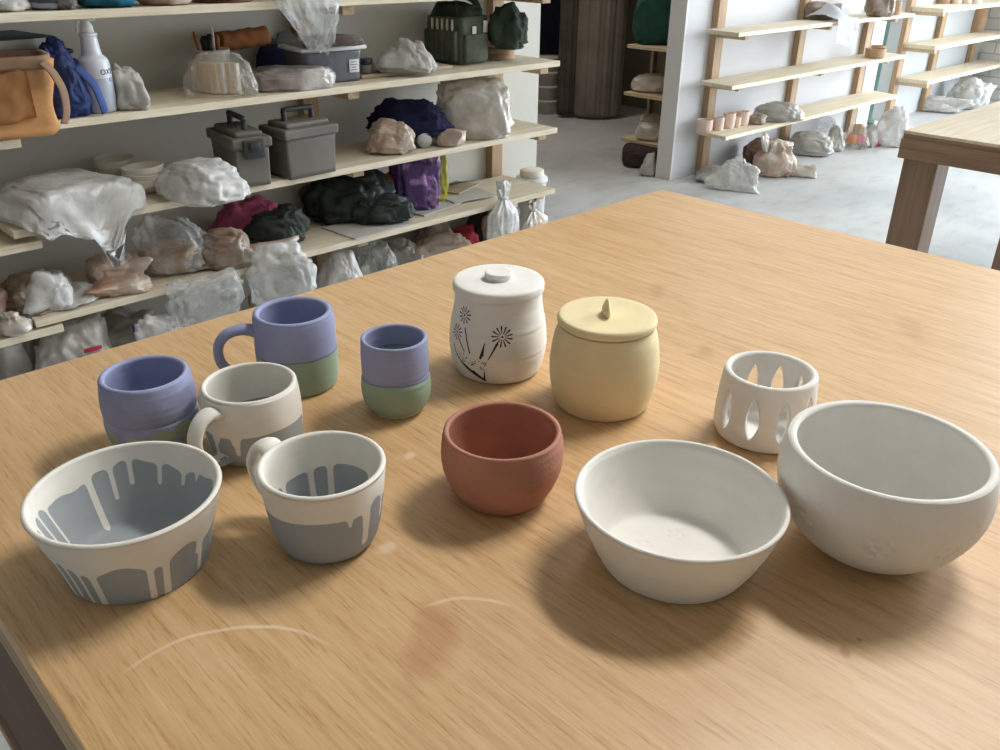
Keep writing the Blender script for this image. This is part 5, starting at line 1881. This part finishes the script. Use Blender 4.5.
# store room shelving behind the column
u = empty('shelving_unit', (4.37, 3.02, 0))
tag(u, 'low shelving in the dark store room behind the white column', 'shelving')
SR = (0.125, 0.40, 0.672)
for z in SR:
    obj('shelf', box((0.15, 0.2, z), (0.30, 0.42, 0.02), 0.002), M_pine_y, u, False)
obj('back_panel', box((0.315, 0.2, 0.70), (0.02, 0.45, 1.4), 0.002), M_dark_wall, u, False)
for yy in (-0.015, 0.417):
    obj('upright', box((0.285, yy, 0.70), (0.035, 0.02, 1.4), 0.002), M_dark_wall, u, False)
Pz = 0.672 + 0.011
soft('cloth_bag', 'dark green bag on the upper store room shelf', 'bag', (634, 676, -20, 39), Pz, 0.17, plain('bottle_green_canvas', (34, 78, 68), 0.8, 0.2), 131, None, ymax=9, box=0.7, xp=4.44, ears=0)
soft('clay_bag', 'pale round bag on the middle store room shelf', 'bag', (632, 668, 70, 88), 0.411, 0.15, P_CREAM, 132, None, ymax=9, sub=4, xp=4.44, ears=0)
soft('clay_bag', 'pale wrapped block standing on the low store room shelf', 'bag', (640, 664, 102, 122), 0.136, 0.09, P_CREAM, 133, None, ymax=9, box=0.5, sub=4, xp=4.53, ears=0)
soft('clay_bag', 'pale bag at the front of the low store room shelf', 'bag', (637, 662, 119, 137), 0.136, 0.08, P_CREAM, 134, None, ymax=9, sub=4, xp=4.40, ears=0)
o = soft('duffel_bag', 'dark brown bag with a green mark on the store room floor', 'bag', (622, 668, 142, 169), 0.0, 0.24, plain('dark_brown_fabric', (58, 44, 38), 0.75, 0.2), 136, None, ymax=9, zmax=0.118, box=0.5, crump=0.04, crease=0.04, lump=0.06)
P = at(637, 161, 0.0)
g_ = obj('green_mark', box((0, 0, 0), (0.004, 0.065, 0.035), 0.001), plain('green_print', (60, 120, 76), 0.6), o)
g_.location = (P.x - 0.006 - o.location.x, P.y + 0.0 - o.location.y, 0.045)
g_.rotation_euler = (0, 0, radians(-30))
g_['label'] = 'green printed mark'
soft('plastic_bag', 'grey white bag on the floor beside the white column', 'bag', (640, 656, 155, 177), 0.0, 0.12, P_GREY, 135, None, ymax=9, sub=4, top=0.6)
# ------------------------------------------------------------------ light
w = bpy.data.worlds.new('sky')
S.world = w
w.use_nodes = True
bg = w.node_tree.nodes['Background']
bg.inputs[0].default_value = (0.80, 0.90, 1.0, 1)
bg.inputs[1].default_value = 15.5


def area(name, loc, size, power, color, target=None, spread=None):
    d = bpy.data.lights.new(name, 'AREA')
    d.shape = 'RECTANGLE'
    d.size, d.size_y = size
    d.energy = power
    d.color = color
    if spread:
        d.spread = spread
    o = bpy.data.objects.new(name, d)
    COL.objects.link(o)
    o.location = loc
    if target is None:
        o.rotation_euler = (0, 0, 0)
    else:
        o.rotation_euler = (Vector(target) - Vector(loc)).to_track_quat('-Z', 'Y').to_euler()
    return o


area('ceiling_lamp_near_table', (2.0, 0.34, 2.90), (0.8, 0.22), 23, (1.0, 0.97, 0.94), target=(0.35, 0.36, 0.81), spread=radians(120))
area('added_fill_by_wall', (5.6, -0.2, 2.9), (1.6, 0.3), 42, (0.93, 0.97, 1.0))  # added fill to brighten the right floor and wall, no known fixture
area('added_fill_far_table', (3.7, -0.5, 2.9), (0.9, 0.22), 14, (0.98, 0.98, 1.0))  # added to brighten the second table top, no known fixture
area('ceiling_lamp_by_shelves', (2.6, 1.7, 2.9), (1.6, 0.2), 5, (1.0, 0.97, 0.94))
area('store_room_fill', (3.9, 4.3, 2.8), (0.5, 0.5), 26, (1.0, 0.92, 0.82))  # added fill in place of bounce light, keeps the store room from going black
for nm, loc, size, tg in (('daylight_side', (8.80, -0.55, 1.45), (4.7, 2.9), (0, -0.55, 1.45)),):
    p = area(nm, loc, size, 10, (1, 1, 1), tg)
    p.data.cycles.is_portal = True

S.view_settings.view_transform = 'Standard'
S.view_settings.look = 'None'
S.view_settings.exposure = -0.06
S.view_settings.gamma = 1.0
S.view_settings.use_curve_mapping = False
